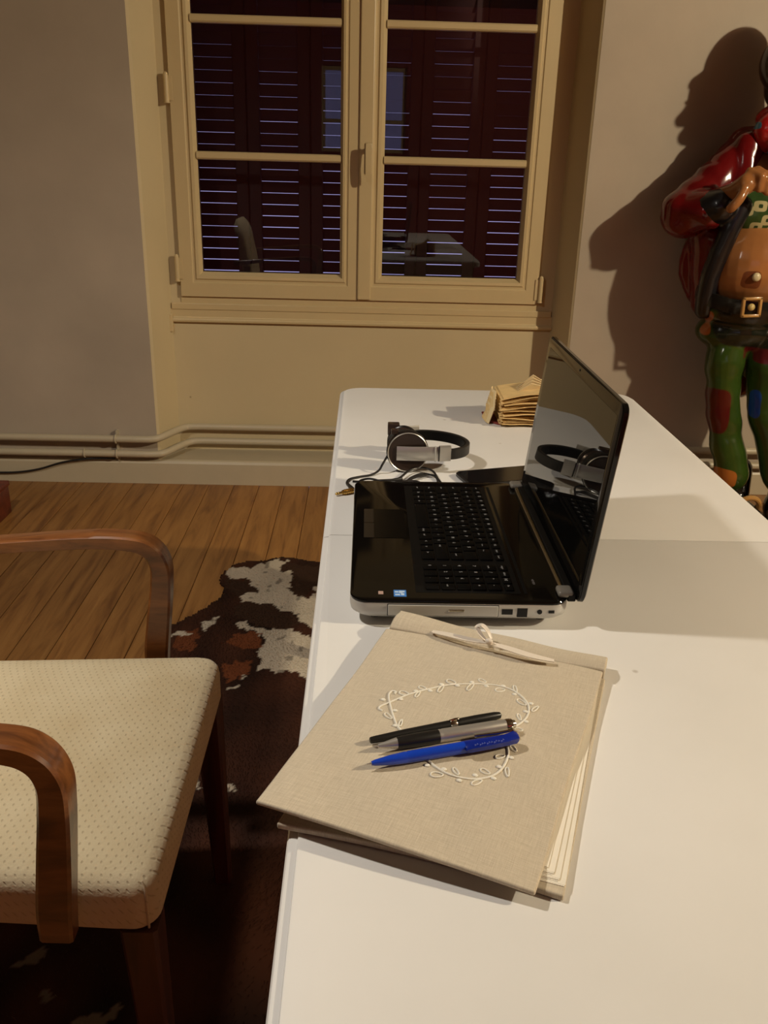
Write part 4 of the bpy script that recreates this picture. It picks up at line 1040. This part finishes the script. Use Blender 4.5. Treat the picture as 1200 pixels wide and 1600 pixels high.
# other arm, hanging beside the body with the hand on the hip
el2 = Vector((1.74, 3.20, 1.08)); wr2 = Vector((1.60, 3.05, .95))
bd.limb((1.54, 3.20, 1.33), .05, el2, .046); bd.limb(el2, .042, wr2, .030); bd.limb(wr2, .030, (1.555, 3.02, .925), .034)
for k in range(4):
    a1 = Vector((1.560-.004*k, 2.995+.008*k, .950-.020*k)); b1 = a1+Vector((-.040, -.012, -.004)); c1 = b1+Vector((-.026, .020, -.008))
    bd.limb(a1, .0145, b1, .0135, 10); bd.limb(b1, .0135, c1, .012, 10)
bd.limb((1.575, 3.02, .955), .016, (1.545, 3.03, .99), .013, 10)
nav = J(1182, 433, 2.985)
skin_m = painted('painted_skin', skinc, [(loc((nav.x, nav.y, nav.z)), (.030, .06, .030), (.16, .045, .015)), (loc((1.396, 3.035, 1.549)), (.020, .03, .010), (.25, .03, .02))], .2)
body = put('body', remesh(bd, .0052, 4), skin_m, sta)
for sx in (-1, 1):
    MB().ball((1.399+sx*.031, 3.052, 1.606), (.014, .008, .009), 14, 8).build('eye', plain('eye_white', (.6, .57, .5), .2), sta)
    MB().ball((1.397+sx*.031, 3.045, 1.606), (.006, .003, .006), 10, 6).build('pupil', M['black_gloss'], sta)
MB().ball(nav, (.0150, .010, .0150), 16, 10).build('navel_bead', plain('cream_enamel', (.62, .52, .30), .3), sta, label='round cream bead in the navel')
# hair and hat
hr = MB(); hr.ball((1.425, 3.195, 1.60), (.098, .080, .115), 20, 12); hr.ball((1.428, 3.205, 1.53), (.090, .070, .085), 16, 10)
hr.ball(J(1226, 100, 3.17), (.080, .080, .090), 20, 12)
put('hair', remesh(hr, .006, 2), painted('painted_hair', (.030, .014, .010), [], .2), sta)
ht = MB(); ht.ball((1.43, 3.17, 1.670), (.092, .094, .118), 24, 14)
ht.lathe([(.08, 0), (.096, -.006), (.100, .0), (.096, .008), (.08, .012)], Matrix.Translation((1.42, 3.14, 1.652)) @ Matrix.Rotation(R(6), 4, 'X') @ Matrix.Scale(1.12, 4, (0, 1, 0)), 36)
put('hat', remesh(ht, .006, 3), painted('painted_hat', (.045, .018, .012), [], .2), sta)
# trousers
gr = (.030, .060, .008)
tr_ = MB()
tr_.ball((1.375, 3.15, .80), (.165, .135, .085), 24, 14); tr_.ball((1.375, 3.16, .72), (.155, .12, .085), 24, 12)
def chain(mb, pts):
    for (p, r), (q, s) in zip(pts[:-1], pts[1:]): mb.limb(p, r, q, s, 18)
chain(tr_, [(J(1146, 520, 3.14), .070), (J(1132, 560, 3.12), .070), (J(1129, 620, 3.11), .062), (J(1133, 680, 3.10), .060), (J(1140, 715, 3.08), .062), (J(1142, 742, 3.07), .066)])
chain(tr_, [(J(1213, 530, 3.12), .100), (J(1206, 590, 3.09), .092), (J(1204, 640, 3.06), .082), (J(1212, 700, 3.03), .066), (J(1222, 745, 3.00), .072)])
blu = J(1185, 632, 2.99); ra_ = J(1106, 505, 3.05); rb2 = J(1122, 640, 3.06); rc = J(1200, 552, 3.0); rd = J(1134, 745, 3.01)
grm = painted('painted_trousers', gr, [
    (loc(ra_), (.042, .10, .048), (.36, .095, .018)), (loc(rb2), (.050, .09, .085), (.075, .006, .005)),
    (loc(rc), (.055, .09, .038), (.10, .008, .010)), (loc(blu), (.032, .09, .055), (.012, .060, .30)), (loc(rd), (.050, .09, .036), (.38, .12, .02)),
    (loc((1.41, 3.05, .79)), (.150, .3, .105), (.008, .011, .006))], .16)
tm = remesh(tr_, .007, 3)
displace(tm, lambda c: .007*noise.noise(Vector((c.x*7, c.y*7, c.z*16))))
put('trousers', tm, grm, sta, 'green trousers with coloured patches')
# belt and buckle
belt = []
for k in range(49):
    a_ = 2*PI*k/48
    belt.append(Vector((1.375+.170*math.cos(a_), 3.142+.152*math.sin(a_), .852+.020*math.cos(a_)*-1*0 -.030*max(0, -math.sin(a_)))))
rings = [[p+Vector((math.cos(2*PI*k/48)*o_, math.sin(2*PI*k/48)*o_, h)) for o_, h in ((-.010, -.024), (.008, -.024), (.010, 0), (.008, .024), (-.010, .024))] for k, p in enumerate(belt)]
MB().loft(rings, False, False).build('belt', painted('painted_belt', (.010, .010, .008), [], .2), sta)
bu = J(1174, 480, 2.972); bk_ = MB(); gold_m = painted('painted_gold', (.45, .24, .07), [], .3)
BMx = Matrix.Translation(bu) @ Matrix.Rotation(R(-3), 4, 'Y')
for a_ in ((-.034, -.024, -.034, .034), (.024, .034, -.034, .034), (-.034, .034, -.034, -.024), (-.034, .034, .024, .034)):
    bk_.bbox(a_[0], a_[1], -.008, .008, a_[2], a_[3], .003, 2, BMx)
bk_.build('belt_buckle', gold_m, sta, label='square gold belt buckle with a round stud'); MB().ball(bu, (.0125, .010, .0125), 14, 8).build('buckle_stud', plain('pale_gold', (.55, .42, .16), .3), sta)
# cropped patterned shirt
sh = MB(); sh.ball((1.383, 3.165, 1.14), (.168, .140, .125), 26, 14); sh.ball((1.39, 3.18, 1.22), (.150, .11, .09), 24, 12)
spots = []
for a_, b_ in ((1178, 325), (1196, 318), (1190, 352), (1206, 340), (1172, 362), (1212, 360), (1205, 372)):
    q = J(a_, b_, 3.03); spots.append((loc(q), (.019, .10, .017), (.50, .44, .22))); spots.append((loc(q), (.006, .12, .006), (.03, .06, .02)))
put('shirt', remesh(sh, .007, 2), painted('painted_shirt', (.035, .075, .02), spots, .2), sta, 'green cropped shirt with cream flowers')
# red coat: sleeves, back and open fronts
ct = MB()
ct.limb(J(1176, 226, 3.20), .062, J(1134, 268, 3.19), .070, 20); ct.limb(J(1134, 268, 3.19), .070, J(1078, 324, 3.17), .080, 20)
ct.ball(J(1072, 332, 3.165), (.088, .085, .088), 20, 12); ct.limb(J(1072, 332, 3.16), .078, J(1108, 328, 3.08), .066, 20)
ct.limb((1.56, 3.20, 1.34), .072, el2, .075, 20); ct.limb(el2, .075, el2.lerp(wr2, .6), .066, 20)
ct.limb((1.31, 3.215, 1.345), .066, (1.52, 3.215, 1.345), .066, 20); ct.limb((1.30, 3.17, 1.34), .055, (1.29, 3.14, 1.22), .050, 20); ct.limb((1.52, 3.17, 1.34), .055, (1.50, 3.14, 1.22), .050, 20)
ct.ball((1.39, 3.235, 1.22), (.20, .105, .20), 26, 14)
ct.limb(J(1112, 370, 3.20), .075, J(1110, 470, 3.20), .070, 20); ct.limb((1.60, 3.22, 1.10), .07, (1.62, 3.22, .80), .068, 20)
ct.ball((1.39, 3.26, .95), (.235, .085, .22), 26, 14); ct.limb((1.40, 3.285, .85), .06, (1.41, 3.29, .50), .055, 16); ct.limb((1.46, 3.285, .85), .07, (1.47, 3.29, .50), .065, 16)
cm_ = remesh(ct, .007, 3)
def coat_fold(c):
    n_ = noise.noise(Vector((c.x*9, c.y*9, c.z*9+4))); fold = math.sin((c.x*.7+c.z)*70+3*n_)
    return .005*n_+.0022*fold*(1 if c.x < 1.2 and c.z > 1.05 else .3)
displace(cm_, coat_fold)
put('coat', cm_, painted('painted_red_coat', (.13, .004, .005), [], .17), sta, 'glossy red coat with black lining')
# black lining and lapel edges
ln_ = MB()
lp = [J(1160, 322, 3.05), J(1142, 356, 3.05), J(1124, 395, 3.06), J(1110, 430, 3.08), J(1103, 460, 3.10), J(1100, 484, 3.12)]
for k, (q0, q1) in enumerate(zip(lp[:-1], lp[1:])): ln_.limb(q0, .034, q1, .034, 14)
lp2 = [Vector((2*1.385-p.x, p.y, p.z)) for p in lp]
for q0, q1 in zip(lp2[:-1], lp2[1:]): ln_.limb(q0, .026, q1, .026, 14)
ln_.limb(J(1110, 326, 3.075), .062, J(1124, 322, 3.05), .058, 18)           # dark cuff
ln_.limb(el2.lerp(wr2, .58), .064, el2.lerp(wr2, .72), .058, 18)
put('coat_lining', remesh(ln_, .006, 3), painted('painted_black', (.007, .007, .009), [], .3), sta, 'black lining and cuffs')
# neckerchief
nk = MB(); nk.ball(J(1226, 206, 3.13), (.105, .060, .080), 22, 12); nk.ball((1.40, 3.17, 1.43), (.085, .085, .05), 22, 10); nk.limb(J(1218, 222, 3.10), .045, J(1212, 250, 3.06), .022, 12)
sp_ = []
for a_, b_ in ((1196, 220), (1182, 200), (1204, 190), (1180, 240), (1214, 238), (1222, 206)):
    q = J(a_, b_, 3.04); sp_.append((loc(q), (.011, .14, .012), (.06, .22, .36)))
put('neckerchief', remesh(nk, .006, 3), painted('painted_red_scarf', (.42, .012, .012), sp_, .2), sta, 'red neckerchief with blue dots')
# shoes with gold buckles
for (px_, py_, Y_), rz_ in (((1160, 775, 3.03), .15), ((1232, 800, 2.97), -.2)):
    p = J(px_, py_, Y_); s_ = MB()
    s_.ball((p.x, p.y+.07, .07), (.060, .075, .072), 18, 12); s_.ball((p.x-.01, p.y-.04, .055), (.064, .13, .056), 20, 12); s_.box(p.x-.05, p.x+.045, p.y-.12, p.y+.12, .0, .025)
    s_.limb((p.x, p.y+.07, .09), .055, (p.x, p.y+.07, .20), .050)
    put('shoe', remesh(s_, .006, 3), painted('painted_shoe', (.012, .010, .008), [], .15), sta)
    b = MB(); c0 = Vector((p.x-.008, p.y-.065, .112))
    b.tube([c0+Vector((.044*math.cos(a_), -.034*math.sin(a_)*.8, .036*math.sin(a_)*.9-.012*math.cos(a_)**2)) for a_ in [2*PI*k/24 for k in range(25)]], .010, 10)
    b.build('shoe_buckle', gold_m, sta)
MB().lathe([(0, 0), (.25, 0), (.25, .010), (.24, .014), (0, .014)], Matrix.Translation((1.45, 3.10, 0)), 40)

for o in list(bpy.data.objects):
    if o.parent is None and o.type == 'MESH' and 'kind' not in o and 'category' not in o: print('UNTAGGED', o.name)
sta.location.y += .04
